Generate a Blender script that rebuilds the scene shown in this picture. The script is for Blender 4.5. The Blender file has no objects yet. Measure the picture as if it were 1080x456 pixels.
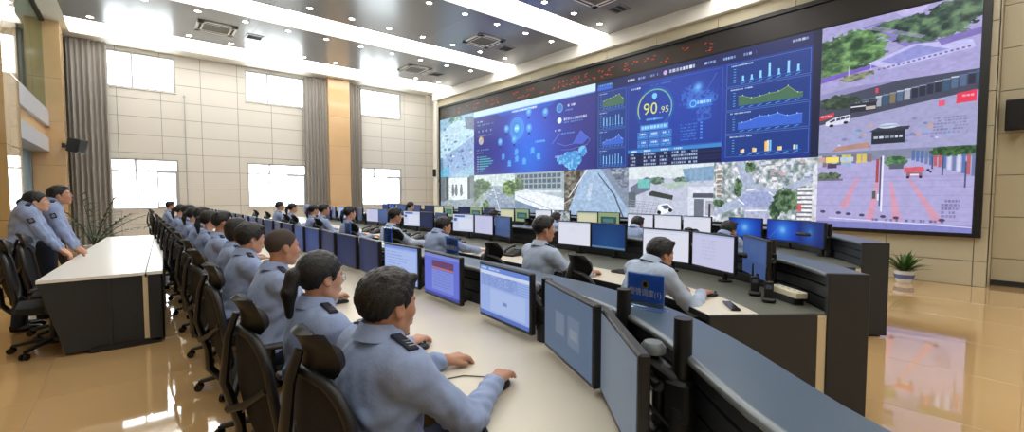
import bpy, bmesh, math, random
import numpy as np
from mathutils import Vector, Matrix, Euler

random.seed(7)
RNG = np.random.default_rng(7)
C = bpy.context.scene.collection
SC = bpy.context.scene
PI = math.pi

# ------------------------------------------------------------------ camera, sky, exposure
cam_data = bpy.data.cameras.new('camera')
cam_data.sensor_width = 36.0
cam_data.lens = 469.0 / 1080.0 * 36.0
cam_data.clip_start = 0.05
cam = bpy.data.objects.new('camera', cam_data)
C.objects.link(cam)
YAW = math.atan2(400, 469)
PITCH = math.atan2(23.5, 469)
cam.location = (0, 0, 1.55)
cam.rotation_euler = (PI / 2 - PITCH, 0, -YAW)
SC.camera = cam

world = bpy.data.worlds.new('overcast_sky')
SC.world = world
world.use_nodes = True
wn = world.node_tree
wn.nodes.clear()
w_out = wn.nodes.new('ShaderNodeOutputWorld')
w_bg = wn.nodes.new('ShaderNodeBackground')
w_bg.inputs['Color'].default_value = (0.93, 0.97, 1.0, 1)
w_bg.inputs['Strength'].default_value = 9.0
wn.links.new(w_bg.outputs[0], w_out.inputs[0])

SC.view_settings.view_transform = 'Standard'
SC.view_settings.look = 'None'
SC.view_settings.exposure = 0.3
SC.view_settings.gamma = 1.0
SC.view_settings.use_curve_mapping = False
COVE = 4.4          # radiance of the luminous ceiling coves
SPOT = 30.0         # radiance of the downlight lenses
WALLSCREEN = 0.88   # radiance of the video wall at full white
DESKSCREEN = 0.72   # radiance of desk monitors at full white

ORD = ['first', 'second', 'third', 'fourth', 'fifth', 'sixth', 'seventh', 'eighth', 'ninth', 'tenth', 'eleventh',
       'twelfth', 'thirteenth', 'fourteenth', 'fifteenth', 'sixteenth', 'seventeenth', 'eighteenth', 'nineteenth',
       'twentieth', 'twenty-first', 'twenty-second', 'twenty-third', 'twenty-fourth', 'twenty-fifth', 'twenty-sixth',
       'twenty-seventh', 'twenty-eighth']

# ------------------------------------------------------------------ materials
def srgb(r, g, b):
    f = lambda c: c / 12.92 if c <= 0.04045 else ((c + 0.055) / 1.055) ** 2.4
    return (f(r), f(g), f(b), 1.0)

def mat(name, col, rough=0.5, metal=0.0, noise=None, bump=None, spec=0.5, emit=None, estr=1.0, coat=0.0, sheen=0.0):
    """noise=(scale, amount, detail) varies the colour; bump=(scale, strength)"""
    m = bpy.data.materials.new(name)
    m.use_nodes = True
    nt = m.node_tree
    b = nt.nodes['Principled BSDF']
    b.inputs['Base Color'].default_value = col
    b.inputs['Roughness'].default_value = rough
    b.inputs['Metallic'].default_value = metal
    b.inputs['Specular IOR Level'].default_value = spec
    if coat:
        b.inputs['Coat Weight'].default_value = coat
        b.inputs['Coat Roughness'].default_value = 0.05
    if sheen:
        b.inputs['Sheen Weight'].default_value = sheen
    if emit:
        b.inputs['Emission Color'].default_value = emit
        b.inputs['Emission Strength'].default_value = estr
    tc = nt.nodes.new('ShaderNodeTexCoord')
    if noise:
        n = nt.nodes.new('ShaderNodeTexNoise')
        n.inputs['Scale'].default_value = noise[0]
        n.inputs['Detail'].default_value = noise[2] if len(noise) > 2 else 4
        r = nt.nodes.new('ShaderNodeMapRange')
        r.inputs['To Min'].default_value = 1 - noise[1]
        r.inputs['To Max'].default_value = 1 + noise[1]
        mx = nt.nodes.new('ShaderNodeVectorMath')
        mx.operation = 'SCALE'
        mx.inputs[0].default_value = col[:3]
        nt.links.new(tc.outputs['Object'], n.inputs['Vector'])
        nt.links.new(n.outputs['Fac'], r.inputs['Value'])
        nt.links.new(r.outputs[0], mx.inputs['Scale'])
        nt.links.new(mx.outputs[0], b.inputs['Base Color'])
    if bump:
        n2 = nt.nodes.new('ShaderNodeTexNoise')
        n2.inputs['Scale'].default_value = bump[0]
        n2.inputs['Detail'].default_value = 3
        bp = nt.nodes.new('ShaderNodeBump')
        bp.inputs['Strength'].default_value = bump[1]
        bp.inputs['Distance'].default_value = 0.01
        nt.links.new(tc.outputs['Object'], n2.inputs['Vector'])
        nt.links.new(n2.outputs['Fac'], bp.inputs['Height'])
        nt.links.new(bp.outputs[0], b.inputs['Normal'])
    return m

def emat(name, col, strength):
    m = bpy.data.materials.new(name)
    m.use_nodes = True
    nt = m.node_tree
    nt.nodes.clear()
    o = nt.nodes.new('ShaderNodeOutputMaterial')
    e = nt.nodes.new('ShaderNodeEmission')
    e.inputs['Color'].default_value = col
    e.inputs['Strength'].default_value = strength
    nt.links.new(e.outputs[0], o.inputs[0])
    return m

def glassmat(name, tint=(0.97, 1, 0.99), refl=0.08, rough=0.0):
    m = bpy.data.materials.new(name)
    m.use_nodes = True
    nt = m.node_tree
    nt.nodes.clear()
    o = nt.nodes.new('ShaderNodeOutputMaterial')
    t = nt.nodes.new('ShaderNodeBsdfTransparent')
    t.inputs['Color'].default_value = (*tint, 1)
    g = nt.nodes.new('ShaderNodeBsdfGlossy')
    g.inputs['Roughness'].default_value = rough
    f = nt.nodes.new('ShaderNodeLayerWeight')
    f.inputs['Blend'].default_value = 0.2
    mu = nt.nodes.new('ShaderNodeMath')
    mu.operation = 'MULTIPLY_ADD'
    mu.inputs[1].default_value = 0.5
    mu.inputs[2].default_value = refl
    mx = nt.nodes.new('ShaderNodeMixShader')
    nt.links.new(f.outputs['Fresnel'], mu.inputs[0])
    nt.links.new(mu.outputs[0], mx.inputs[0])
    nt.links.new(t.outputs[0], mx.inputs[1])
    nt.links.new(g.outputs[0], mx.inputs[2])
    nt.links.new(mx.outputs[0], o.inputs[0])
    return m

def imgmat(name, arr, strength, rough=0.35, spec=0.3):
    """screen picture painted in numpy (rows from the top, sRGB 0..1) shown as an emitting display"""
    h, w, _ = arr.shape
    im = bpy.data.images.new(name, w, h, alpha=False)
    px = np.ones((h, w, 4), np.float32)
    px[..., :3] = np.clip(arr[::-1], 0, 1)
    im.pixels.foreach_set(px.ravel())
    im.update()
    im.pack()
    m = bpy.data.materials.new(name)
    m.use_nodes = True
    nt = m.node_tree
    b = nt.nodes['Principled BSDF']
    b.inputs['Base Color'].default_value = (0.012, 0.012, 0.014, 1)
    b.inputs['Roughness'].default_value = rough
    b.inputs['Specular IOR Level'].default_value = spec
    t = nt.nodes.new('ShaderNodeTexImage')
    t.image = im
    nt.links.new(t.outputs['Color'], b.inputs['Emission Color'])
    b.inputs['Emission Strength'].default_value = strength
    return m

M = {}
M['tile'] = mat('polished_tan_tile', srgb(0.81, 0.67, 0.47), 0.035, noise=(1.3, 0.06, 5), spec=1.0, coat=0.5)
M['grout'] = mat('tile_joint', srgb(0.66, 0.55, 0.40), 0.5)
M['wallpanel'] = mat('beige_acoustic_panel', srgb(0.86, 0.845, 0.81), 0.55, noise=(3, 0.02))
M['joint'] = mat('panel_joint', srgb(0.50, 0.48, 0.44), 0.8)
M['rightpanel'] = mat('warm_beige_panel', srgb(0.75, 0.715, 0.61), 0.45, noise=(3, 0.02))
M['plaster'] = mat('white_plaster', srgb(0.93, 0.92, 0.89), 0.6)
M['ceil'] = mat('grey_gloss_ceiling_panel', srgb(0.60, 0.615, 0.64), 0.22, metal=0.25, noise=(0.6, 0.04), spec=0.6)
M['cove'] = emat('luminous_cove', (1.0, 0.965, 0.91, 1), COVE)
M['spot'] = emat('downlight_lens', (1, 0.96, 0.88, 1), SPOT)
M['white'] = mat('white_enamel', srgb(0.97, 0.97, 0.97), 0.4)
M['darkslot'] = mat('dark_slot', srgb(0.12, 0.12, 0.12), 0.7)
M['ventgrey'] = mat('vent_filter_grey', srgb(0.45, 0.45, 0.42), 0.7, bump=(120, 0.5))
M['alu'] = mat('window_aluminium', srgb(0.74, 0.75, 0.76), 0.4, metal=0.2)
M['pane'] = glassmat('clear_glass')
M['greenglass'] = glassmat('green_tinted_glass', (0.74, 0.88, 0.84), 0.10)
M['acryl'] = glassmat('acrylic', (0.9, 0.95, 0.97), 0.10)
M['marble'] = mat('peach_marble', srgb(0.86, 0.72, 0.54), 0.10, noise=(1.5, 0.10, 6), spec=0.6)
M['tanstone'] = mat('tan_polished_stone', srgb(0.74, 0.62, 0.42), 0.035, noise=(1.5, 0.08, 6), spec=0.9)
M['curtain'] = mat('grey_curtain', srgb(0.60, 0.585, 0.56), 0.85, noise=(8, 0.05), sheen=0.2)
M['bluecurtain'] = mat('slate_curtain', srgb(0.45, 0.52, 0.55), 0.8, noise=(8, 0.05))
M['parapet'] = mat('balcony_cladding', srgb(0.72, 0.74, 0.78), 0.25)
M['black'] = mat('black_plastic', srgb(0.08, 0.08, 0.085), 0.45, noise=(40, 0.05))
M['blackgloss'] = mat('black_gloss', srgb(0.05, 0.05, 0.055), 0.2)
M['framedark'] = mat('screen_frame', srgb(0.07, 0.07, 0.075), 0.4)
M['console'] = mat('anthracite_console', srgb(0.145, 0.16, 0.175), 0.45, noise=(30, 0.05))
M['slat'] = mat('slat_panel', srgb(0.12, 0.13, 0.145), 0.4)
M['ledge'] = mat('blue_grey_ledge', srgb(0.30, 0.37, 0.44), 0.32, noise=(25, 0.04))
M['ledgelip'] = mat('silver_lip', srgb(0.50, 0.53, 0.55), 0.35, metal=0.4)
M['desktop'] = mat('cream_desktop', srgb(0.87, 0.84, 0.77), 0.32, noise=(30, 0.015))
M['deskback'] = mat('olive_grey_desktop', srgb(0.42, 0.43, 0.39), 0.4, noise=(30, 0.03))
M['whitetop'] = mat('white_laminate', srgb(0.95, 0.94, 0.92), 0.28)
M['strip'] = mat('pale_reveal_strip', srgb(0.86, 0.80, 0.66), 0.4)
M['mesh'] = mat('black_chair_mesh', srgb(0.075, 0.08, 0.085), 0.75, bump=(260, 0.6))
M['rubber'] = mat('dark_rubber', srgb(0.10, 0.105, 0.11), 0.5)
M['armpad'] = mat('grey_arm_pad', srgb(0.17, 0.175, 0.18), 0.5)
M['steel'] = mat('steel', srgb(0.6, 0.6, 0.6), 0.3, metal=0.9)
M['skin'] = mat('skin', srgb(0.74, 0.54, 0.43), 0.5, noise=(12, 0.06))
M['skinlight'] = mat('light_skin', srgb(0.80, 0.61, 0.51), 0.5, noise=(12, 0.05))
M['hair'] = mat('black_hair', srgb(0.075, 0.07, 0.07), 0.42, noise=(60, 0.25), bump=(160, 0.45))
M['buzz'] = mat('cropped_hair', srgb(0.25, 0.20, 0.17), 0.7, noise=(200, 0.35), bump=(240, 0.5))
M['shirt'] = mat('pale_blue_shirt', srgb(0.57, 0.64, 0.79), 0.8, noise=(6, 0.03), bump=(18, 0.6), sheen=0.15)
M['shirtpale'] = mat('washed_blue_shirt', srgb(0.68, 0.74, 0.84), 0.8, noise=(6, 0.03), bump=(26, 0.35))
M['navy'] = mat('navy_cloth', srgb(0.10, 0.12, 0.20), 0.8, bump=(40, 0.2))
M['eyewhite'] = mat('eye', srgb(0.85, 0.83, 0.80), 0.2)
M['iris'] = mat('iris', srgb(0.12, 0.08, 0.06), 0.2)
M['lip'] = mat('lips', srgb(0.62, 0.36, 0.32), 0.5)
M['signblue'] = mat('sign_blue', srgb(0.20, 0.46, 0.95), 0.3)
M['signwhite'] = mat('sign_white', srgb(0.95, 0.96, 0.98), 0.4)
M['gold'] = mat('emblem_gold', srgb(0.75, 0.62, 0.30), 0.4, metal=0.3)
M['red'] = mat('emblem_red', srgb(0.7, 0.2, 0.15), 0.4)
M['leaf'] = mat('plant_leaf', srgb(0.22, 0.36, 0.12), 0.45, noise=(5, 0.35))
M['palm'] = mat('palm_leaf', srgb(0.20, 0.30, 0.20), 0.5, noise=(5, 0.3))
M['pot'] = mat('white_glazed_pot', srgb(0.88, 0.88, 0.90), 0.15)
M['potblue'] = mat('blue_glaze', srgb(0.35, 0.42, 0.62), 0.2)
M['soil'] = mat('soil', srgb(0.16, 0.12, 0.09), 0.9)
M['cream'] = mat('cream_plastic', srgb(0.90, 0.87, 0.76), 0.4)
M['ledred'] = emat('led_red', (1.0, 0.08, 0.04, 1), 0.9)

# ------------------------------------------------------------------ object helpers
def link(o):
    C.objects.link(o)
    return o

def tag(o, label=None, cat=None, group=None, kind=None):
    if label: o['label'] = label
    if cat: o['category'] = cat
    if group: o['group'] = group
    if kind: o['kind'] = kind
    return o

def thing(name, label=None, cat=None, loc=(0, 0, 0), rz=0.0, group=None, kind=None):
    o = link(bpy.data.objects.new(name, None))
    o.empty_display_size = 0.1
    o.location = loc
    o.rotation_euler = (0, 0, rz)
    return tag(o, label, cat, group, kind)

def meshobj(name, me, parent=None, loc=None, rot=None):
    o = link(bpy.data.objects.new(name, me))
    if parent: o.parent = parent
    if loc is not None: o.location = loc
    if rot is not None: o.rotation_euler = rot
    return o

def fin(name, bm, m, parent=None, smooth=None, loc=None, rot=None):
    """link a bmesh as ONE mesh object; smooth = angle in degrees for smooth shading"""
    bmesh.ops.recalc_face_normals(bm, faces=bm.faces)
    me = bpy.data.meshes.new(name)
    if smooth is not None:
        a = math.radians(smooth)
        for f in bm.faces: f.smooth = True
        for e in bm.edges:
            if len(e.link_faces) == 2 and e.calc_face_angle(0) > a: e.smooth = False
    bm.to_mesh(me)
    bm.free()
    ms = m if isinstance(m, (list, tuple)) else [m]
    for x in ms: me.materials.append(x)
    return meshobj(name, me, parent, loc, rot)

def copy_tree(o, parent=None):
    c = o.copy()
    link(c)
    if parent: c.parent = parent
    for ch in list(o.children):
        copy_tree(ch, c)
    return c

def box(bm, x0, x1, y0, y1, z0, z1, bev=0.0, mi=0, seg=1):
    r = bmesh.ops.create_cube(bm, size=1.0)
    vs = r['verts']
    for v in vs:
        v.co = Vector(((x0 + x1) / 2 + v.co.x * (x1 - x0), (y0 + y1) / 2 + v.co.y * (y1 - y0), (z0 + z1) / 2 + v.co.z * (z1 - z0)))
    fs = list({f for v in vs for f in v.link_faces})
    for f in fs: f.material_index = mi
    if bev > 0:
        es = list({e for v in vs for e in v.link_edges})
        bmesh.ops.bevel(bm, geom=es, offset=bev, segments=seg, affect='EDGES', profile=0.5, material=mi)
    return vs

def obox(bm, c, ax, ay, az, sx, sy, sz, bev=0.0, mi=0, seg=1):
    """oriented box: centre c, unit axes, full sizes"""
    n0 = len(bm.verts)
    bm.verts.ensure_lookup_table()
    old = set(bm.verts)
    box(bm, -sx / 2, sx / 2, -sy / 2, sy / 2, -sz / 2, sz / 2, bev, mi, seg)
    mtx = Matrix((ax, ay, az)).transposed()
    for v in bm.verts:
        if v not in old:
            v.co = Vector(c) + mtx @ v.co

def tube(bm, pts, rad, n=8, caps=True, mi=0, flat=None, closed=False):
    """tube along points; rad number or list; flat=(a,b) squash of the section along its two axes"""
    pts = [Vector(p) for p in pts]
    N = len(pts)
    rs = rad if isinstance(rad, (list, tuple)) else [rad] * N
    rings = []
    up = Vector((0, 0, 1))
    prev = None
    for i, p in enumerate(pts):
        if closed: t = pts[(i + 1) % N] - pts[i - 1]
        else: t = pts[min(i + 1, N - 1)] - pts[max(i - 1, 0)]
        if t.length < 1e-9: t = Vector((0, 0, 1))
        t.normalize()
        if prev is None:
            u = up if abs(t.z) < 0.9 else Vector((1, 0, 0))
            a = t.cross(u).normalized()
        else:
            a = prev - t * prev.dot(t)
            a = a.normalized() if a.length > 1e-6 else t.orthogonal().normalized()
        prev = a
        b = t.cross(a)
        fa, fb = flat or (1, 1)
        rings.append([bm.verts.new(p + a * math.cos(2 * PI * k / n) * rs[i] * fa + b * math.sin(2 * PI * k / n) * rs[i] * fb) for k in range(n)])
    M_ = N if closed else N - 1
    for i in range(M_):
        r0, r1 = rings[i], rings[(i + 1) % N]
        for k in range(n):
            f = bm.faces.new((r0[k], r0[(k + 1) % n], r1[(k + 1) % n], r1[k]))
            f.material_index = mi
    if caps and not closed:
        f = bm.faces.new(rings[0][::-1]); f.material_index = mi
        f = bm.faces.new(rings[-1]); f.material_index = mi

def lathe(bm, prof, c=(0, 0, 0), n=20, mi=0):
    """prof = [(r, z)...] around the vertical through c"""
    c = Vector(c)
    rings = []
    for r, z in prof:
        if r < 1e-6: rings.append([bm.verts.new(c + Vector((0, 0, z)))])
        else: rings.append([bm.verts.new(c + Vector((r * math.cos(2 * PI * k / n), r * math.sin(2 * PI * k / n), z))) for k in range(n)])
    for a, b in zip(rings[:-1], rings[1:]):
        for k in range(n):
            k2 = (k + 1) % n
            if len(a) == 1 and len(b) == 1: continue
            if len(a) == 1: f = bm.faces.new((a[0], b[k], b[k2]))
            elif len(b) == 1: f = bm.faces.new((a[k], b[0], a[k2]))
            else: f = bm.faces.new((a[k], b[k], b[k2], a[k2]))
            f.material_index = mi

def shell(bm, fn, nu, nv, thick, mi=0, nrm=None):
    """curved plate: fn(u,v in 0..1) -> point, given thickness along its own normals"""
    P = [[Vector(fn(i / nu, j / nv)) for j in range(nv + 1)] for i in range(nu + 1)]
    A, B = [], []
    for i in range(nu + 1):
        ra, rb = [], []
        for j in range(nv + 1):
            du = P[min(i + 1, nu)][j] - P[max(i - 1, 0)][j]
            dv = P[i][min(j + 1, nv)] - P[i][max(j - 1, 0)]
            n = du.cross(dv)
            n = n.normalized() if n.length > 1e-9 else Vector((1, 0, 0))
            ra.append(bm.verts.new(P[i][j] + n * thick / 2))
            rb.append(bm.verts.new(P[i][j] - n * thick / 2))
        A.append(ra); B.append(rb)
    def q(*v):
        try:
            f = bm.faces.new(v); f.material_index = mi
        except ValueError: pass
    for i in range(nu):
        for j in range(nv):
            q(A[i][j], A[i + 1][j], A[i + 1][j + 1], A[i][j + 1])
            q(B[i][j], B[i][j + 1], B[i + 1][j + 1], B[i + 1][j])
    for i in range(nu):
        q(A[i][0], B[i][0], B[i + 1][0], A[i + 1][0]); q(A[i][nv], A[i + 1][nv], B[i + 1][nv], B[i][nv])
    for j in range(nv):
        q(A[0][j], A[0][j + 1], B[0][j + 1], B[0][j]); q(A[nu][j], B[nu][j], B[nu][j + 1], A[nu][j + 1])

def prism(bm, A, B, z0, z1, mi=0):
    """slab between two polylines of equal length"""
    n = len(A)
    a0 = [bm.verts.new((p[0], p[1], z0)) for p in A]; a1 = [bm.verts.new((p[0], p[1], z1)) for p in A]
    b0 = [bm.verts.new((p[0], p[1], z0)) for p in B]; b1 = [bm.verts.new((p[0], p[1], z1)) for p in B]
    fs = []
    for i in range(n - 1):
        fs += [(a1[i], b1[i], b1[i + 1], a1[i + 1]), (a0[i], a0[i + 1], b0[i + 1], b0[i]), (a0[i], a1[i], a1[i + 1], a0[i + 1]), (b0[i], b0[i + 1], b1[i + 1], b1[i])]
    fs += [(a0[0], b0[0], b1[0], a1[0]), (a0[-1], a1[-1], b1[-1], b0[-1])]
    for f in fs:
        g = bm.faces.new(f); g.material_index = mi

def slab(name, x0, x1, y0, y1, z0, z1, m, parent=None, bev=0.0):
    bm = bmesh.new()
    box(bm, x0, x1, y0, y1, z0, z1, bev)
    return fin(name, bm, m, parent)

def quadscreen(name, pts, m, parent=None):
    """thin display face: pts = tl, tr, br, bl; given a 2 mm body and a 0..1 picture map"""
    tl, tr, br, bl = [Vector(p) for p in pts]
    n = (tr - tl).cross(bl - tl).normalized()   # points away from the viewer
    me = bpy.data.meshes.new(name)
    vs = [tl, tr, br, bl] + [p + n * 0.002 for p in (tl, tr, br, bl)]
    fs = [(0, 3, 2, 1), (4, 5, 6, 7), (0, 1, 5, 4), (1, 2, 6, 5), (2, 3, 7, 6), (3, 0, 4, 7)]
    me.from_pydata(vs, [], fs)
    uv = me.uv_layers.new(name='picture')
    uvs = {0: (0, 1), 1: (1, 1), 2: (1, 0), 3: (0, 0)}
    for poly in me.polygons:
        for li in poly.loop_indices:
            vi = me.loops[li].vertex_index
            uv.data[li].uv = uvs[vi % 4]
    me.materials.append(m)
    me.update()
    return meshobj(name, me, parent)

def text_tris(s, size=1.0):
    """triangles of a text, as a numpy array (n,3,2)"""
    cu = bpy.data.curves.new('text', 'FONT')
    cu.body = s
    cu.size = size
    cu.align_x = 'CENTER'; cu.align_y = 'CENTER'
    cu.resolution_u = 3
    ob = bpy.data.objects.new('text', cu)
    link(ob)
    dg = bpy.context.evaluated_depsgraph_get()
    me = bpy.data.meshes.new_from_object(ob.evaluated_get(dg))
    bpy.data.objects.remove(ob)
    me.calc_loop_triangles()
    v = np.array([x.co[:2] for x in me.vertices]).reshape(-1, 2)
    t = np.array([tuple(x.vertices) for x in me.loop_triangles], int).reshape(-1, 3)
    bpy.data.meshes.remove(me)
    return v[t] if len(t) else np.zeros((0, 3, 2))

# ------------------------------------------------------------------ painting the pictures shown on the displays
class Pic:
    def __init__(s, w, h, col):
        s.w, s.h = w, h
        s.a = np.empty((h, w, 3), np.float32)
        s.a[:] = col
        s.yy, s.xx = np.mgrid[0:h, 0:w].astype(np.float32)
    def _b(s, m, col, al):
        al = np.clip(m * al, 0, 1)[..., None]
        s.a = s.a * (1 - al) + np.array(col, np.float32) * al
    def rect(s, x0, y0, x1, y1, col, al=1.0):
        x0, x1 = max(0, int(round(x0))), min(s.w, int(round(x1))); y0, y1 = max(0, int(round(y0))), min(s.h, int(round(y1)))
        if x1 > x0 and y1 > y0:
            s.a[y0:y1, x0:x1] = s.a[y0:y1, x0:x1] * (1 - al) + np.array(col, np.float32) * al
    def frame(s, x0, y0, x1, y1, col, t=1, al=1.0):
        s.rect(x0, y0, x1, y0 + t, col, al); s.rect(x0, y1 - t, x1, y1, col, al)
        s.rect(x0, y0, x0 + t, y1, col, al); s.rect(x1 - t, y0, x1, y1, col, al)
    def disc(s, cx, cy, r, col, al=1.0, soft=1.0, ry=None):
        ry = ry or r
        d = np.sqrt(((s.xx - cx) / r) ** 2 + ((s.yy - cy) / ry) ** 2)
        s._b(np.clip((1 - d) * min(r, ry) / soft + 0.5, 0, 1), col, al)
    def glow(s, cx, cy, r, col, al=1.0):
        d = ((s.xx - cx) ** 2 + (s.yy - cy) ** 2) / (r * r)
        s._b(np.exp(-d), col, al)
    def ring(s, cx, cy, r, t, col, al=1.0, a0=-180, a1=180):
        d = np.abs(np.hypot(s.xx - cx, s.yy - cy) - r)
        ang = np.degrees(np.arctan2(s.yy - cy, s.xx - cx))
        m = np.clip(t / 2 - d + 0.5, 0, 1) * ((ang >= a0) & (ang <= a1))
        s._b(m, col, al)
    def line(s, x0, y0, x1, y1, col, t=1.0, al=1.0):
        dx, dy = x1 - x0, y1 - y0
        L = dx * dx + dy * dy + 1e-6
        u = np.clip(((s.xx - x0) * dx + (s.yy - y0) * dy) / L, 0, 1)
        d = np.hypot(s.xx - x0 - u * dx, s.yy - y0 - u * dy)
        s._b(np.clip(t / 2 - d + 0.5, 0, 1), col, al)
    def poly(s, pts, col, al=1.0):
        m = np.zeros((s.h, s.w), bool)
        n = len(pts)
        for i in range(n):
            (x0, y0), (x1, y1) = pts[i], pts[(i + 1) % n]
            if y0 == y1: continue
            c = ((s.yy >= min(y0, y1)) & (s.yy < max(y0, y1)) & (s.xx < (s.yy - y0) / (y1 - y0) * (x1 - x0) + x0))
            m ^= c
        s._b(m.astype(np.float32), col, al)
        return m
    def noise(s, scale, seed=0, oct=3):
        r = np.random.default_rng(seed)
        out = np.zeros((s.h, s.w), np.float32); amp = 1; tot = 0
        for o in range(oct):
            sc = scale / 2 ** o
            gh, gw = int(s.h / sc) + 3, int(s.w / sc) + 3
            g = r.random((gh, gw)).astype(np.float32)
            fy, fx = s.yy / sc, s.xx / sc
            iy, ix = fy.astype(int), fx.astype(int)
            ty, tx = fy - iy, fx - ix
            ty = ty * ty * (3 - 2 * ty); tx = tx * tx * (3 - 2 * tx)
            v = (g[iy, ix] * (1 - tx) + g[iy, ix + 1] * tx) * (1 - ty) + (g[iy + 1, ix] * (1 - tx) + g[iy + 1, ix + 1] * tx) * ty
            out += v * amp; tot += amp; amp *= 0.55
        return out / tot
    def grain(s, amt, scale=6, seed=0):
        s.a = s.a * (1 + (s.noise(scale, seed)[..., None] - 0.5) * 2 * amt)
    def dashes(s, x0, y0, x1, h, col, al=0.9, seed=0, gap=0.25):
        """illegible line of print"""
        r = np.random.default_rng(seed); x = x0
        while x < x1:
            w = h * (0.6 + 0.5 * r.random())
            if r.random() > gap: s.rect(x, y0, min(x + w, x1), y0 + h, col, al * (0.6 + 0.4 * r.random()))
            x += w + max(1, h * 0.25)
    def trees(s, m, seed, c0=(0.16, 0.30, 0.15), c1=(0.52, 0.66, 0.38), sc=16):
        n = s.noise(sc, seed, 4)
        n = np.clip((n - 0.3) / 0.42, 0, 1)[..., None]
        col = np.array(c0) * (1 - n) + np.array(c1) * n
        m = m.astype(np.float32)[..., None]
        s.a = s.a * (1 - m) + col * m
    def blob(s, cx, cy, rx, ry, seed, sc=14):
        d = ((s.xx - cx) / rx) ** 2 + ((s.yy - cy) / ry) ** 2 + (s.noise(sc, seed) - 0.5) * 1.2
        return d < 1
    def tris(s, T, cx, cy, sx, col, al=1.0, ss=3):
        """fill text triangles (y up) scaled by sx and centred at cx,cy"""
        if not len(T): return
        acc = np.zeros((s.h, s.w), np.float32)
        for t in T:
            p = np.stack([cx + t[:, 0] * sx, cy - t[:, 1] * sx], 1)
            x0, y0 = np.floor(p.min(0)).astype(int); x1, y1 = np.ceil(p.max(0)).astype(int) + 1
            x0, y0 = max(x0, 0), max(y0, 0); x1, y1 = min(x1, s.w), min(y1, s.h)
            if x1 <= x0 or y1 <= y0: continue
            gx = (np.arange((x1 - x0) * ss) + 0.5) / ss + x0; gy = (np.arange((y1 - y0) * ss) + 0.5) / ss + y0
            X, Y = np.meshgrid(gx, gy)
            e = []
            for i in range(3):
                a, b = p[i], p[(i + 1) % 3]
                e.append((b[0] - a[0]) * (Y - a[1]) - (b[1] - a[1]) * (X - a[0]))
            ins = ((e[0] >= 0) & (e[1] >= 0) & (e[2] >= 0)) | ((e[0] <= 0) & (e[1] <= 0) & (e[2] <= 0))
            acc[y0:y1, x0:x1] += ins.reshape(y1 - y0, ss, x1 - x0, ss).mean((1, 3))
        s._b(np.clip(acc, 0, 1), col, al)

CY = (0.45, 0.80, 1.0); WH = (0.92, 0.96, 1.0); BL = (0.30, 0.55, 0.95)

def chart(p, x0, y0, x1, y1, kind, seed, fill=(0.09, 0.22, 0.52)):
    p.rect(x0, y0, x1, y1, fill); p.frame(x0, y0, x1, y1, (0.42, 0.55, 0.85), 1)
    W, H = x1 - x0, y1 - y0
    r = np.random.default_rng(seed)
    p.dashes(x0 + W * .06, y0 + H * .08, x0 + W * .34, max(2, H * .05), WH, 0.9, seed, 0.05)
    bx0, bx1, by0, by1 = x0 + W * .16, x1 - W * .08, y0 + H * .25, y1 - H * .17
    for i in range(6): p.rect(x0 + W * .09, by0 + (by1 - by0) * i / 5 - 1, x0 + W * .12, by0 + (by1 - by0) * i / 5 + 1, CY, 0.8)
    p.line(bx0, by1, bx1, by1, BL, 1, 0.8)
    n = 7
    xs = [bx0 + (bx1 - bx0) * (i + .5) / n for i in range(n)]
    for x in xs: p.line(x - W * .03, by1 + H * .10, x + W * .02, by1 + H * .05, CY, max(1.5, H * .025), 0.9)
    if kind == 'bar':
        hs = [.42, .38, .55, 1.0, .45, .88, .5] if seed % 2 else [.8, .75, .85, .8, .95, .95, .6]
        for x, h in zip(xs, hs):
            p.rect(x - W * .012, by1 - (by1 - by0) * h, x + W * .014, by1, (0.55, 0.82, 0.98)); p.rect(x - W * .018, by1 - 4, x + W * .02, by1, CY)
    elif kind in ('green', 'blue'):
        hs = ([.72, .45, .5, .6, .62, .9, .35] if seed % 2 else [.55, .7, .72, .8, .9, .95, .55]) if kind == 'green' else ([.5, .6, .85, .8, .9, .62, .7] if seed % 2 else [.25, .45, .42, .5, .6, .85, .45])
        pts = [(x, by1 - (by1 - by0) * h) for x, h in zip(xs, hs)]
        pts = [(bx0, pts[0][1])] + pts + [(bx1, pts[-1][1])]
        c = (0.30, 0.46, 0.30) if kind == 'green' else (0.24, 0.42, 0.86)
        p.poly(pts + [(bx1, by1), (bx0, by1)], c, 0.85)
        for a, b in zip(pts[:-1], pts[1:]): p.line(*a, *b, (0.62, 0.70, 0.32) if kind == 'green' else (0.50, 0.66, 1.0), 1.5)
        for a in pts[1:-1]: p.disc(a[0], a[1] - H * .03, H * .02, WH)
    else:
        cs = [(0.95, 0.75, 0.35), (0.90, 0.85, 0.75), (0.45, 0.75, 0.95)]
        for i, (x, hs) in enumerate(zip([bx0 + (bx1 - bx0) * (k + .5) / 5 for k in range(5)], [(.25, .3, 0), (.35, .3, .0), (.75, .8, .8), (.28, .3, 0), (0, .35, .32)])):
            for j, h in enumerate(hs):
                if h: p.rect(x - W * .035 + j * W * .028, by1 - (by1 - by0) * h, x - W * .035 + (j + .9) * W * .028, by1, cs[j])

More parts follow.
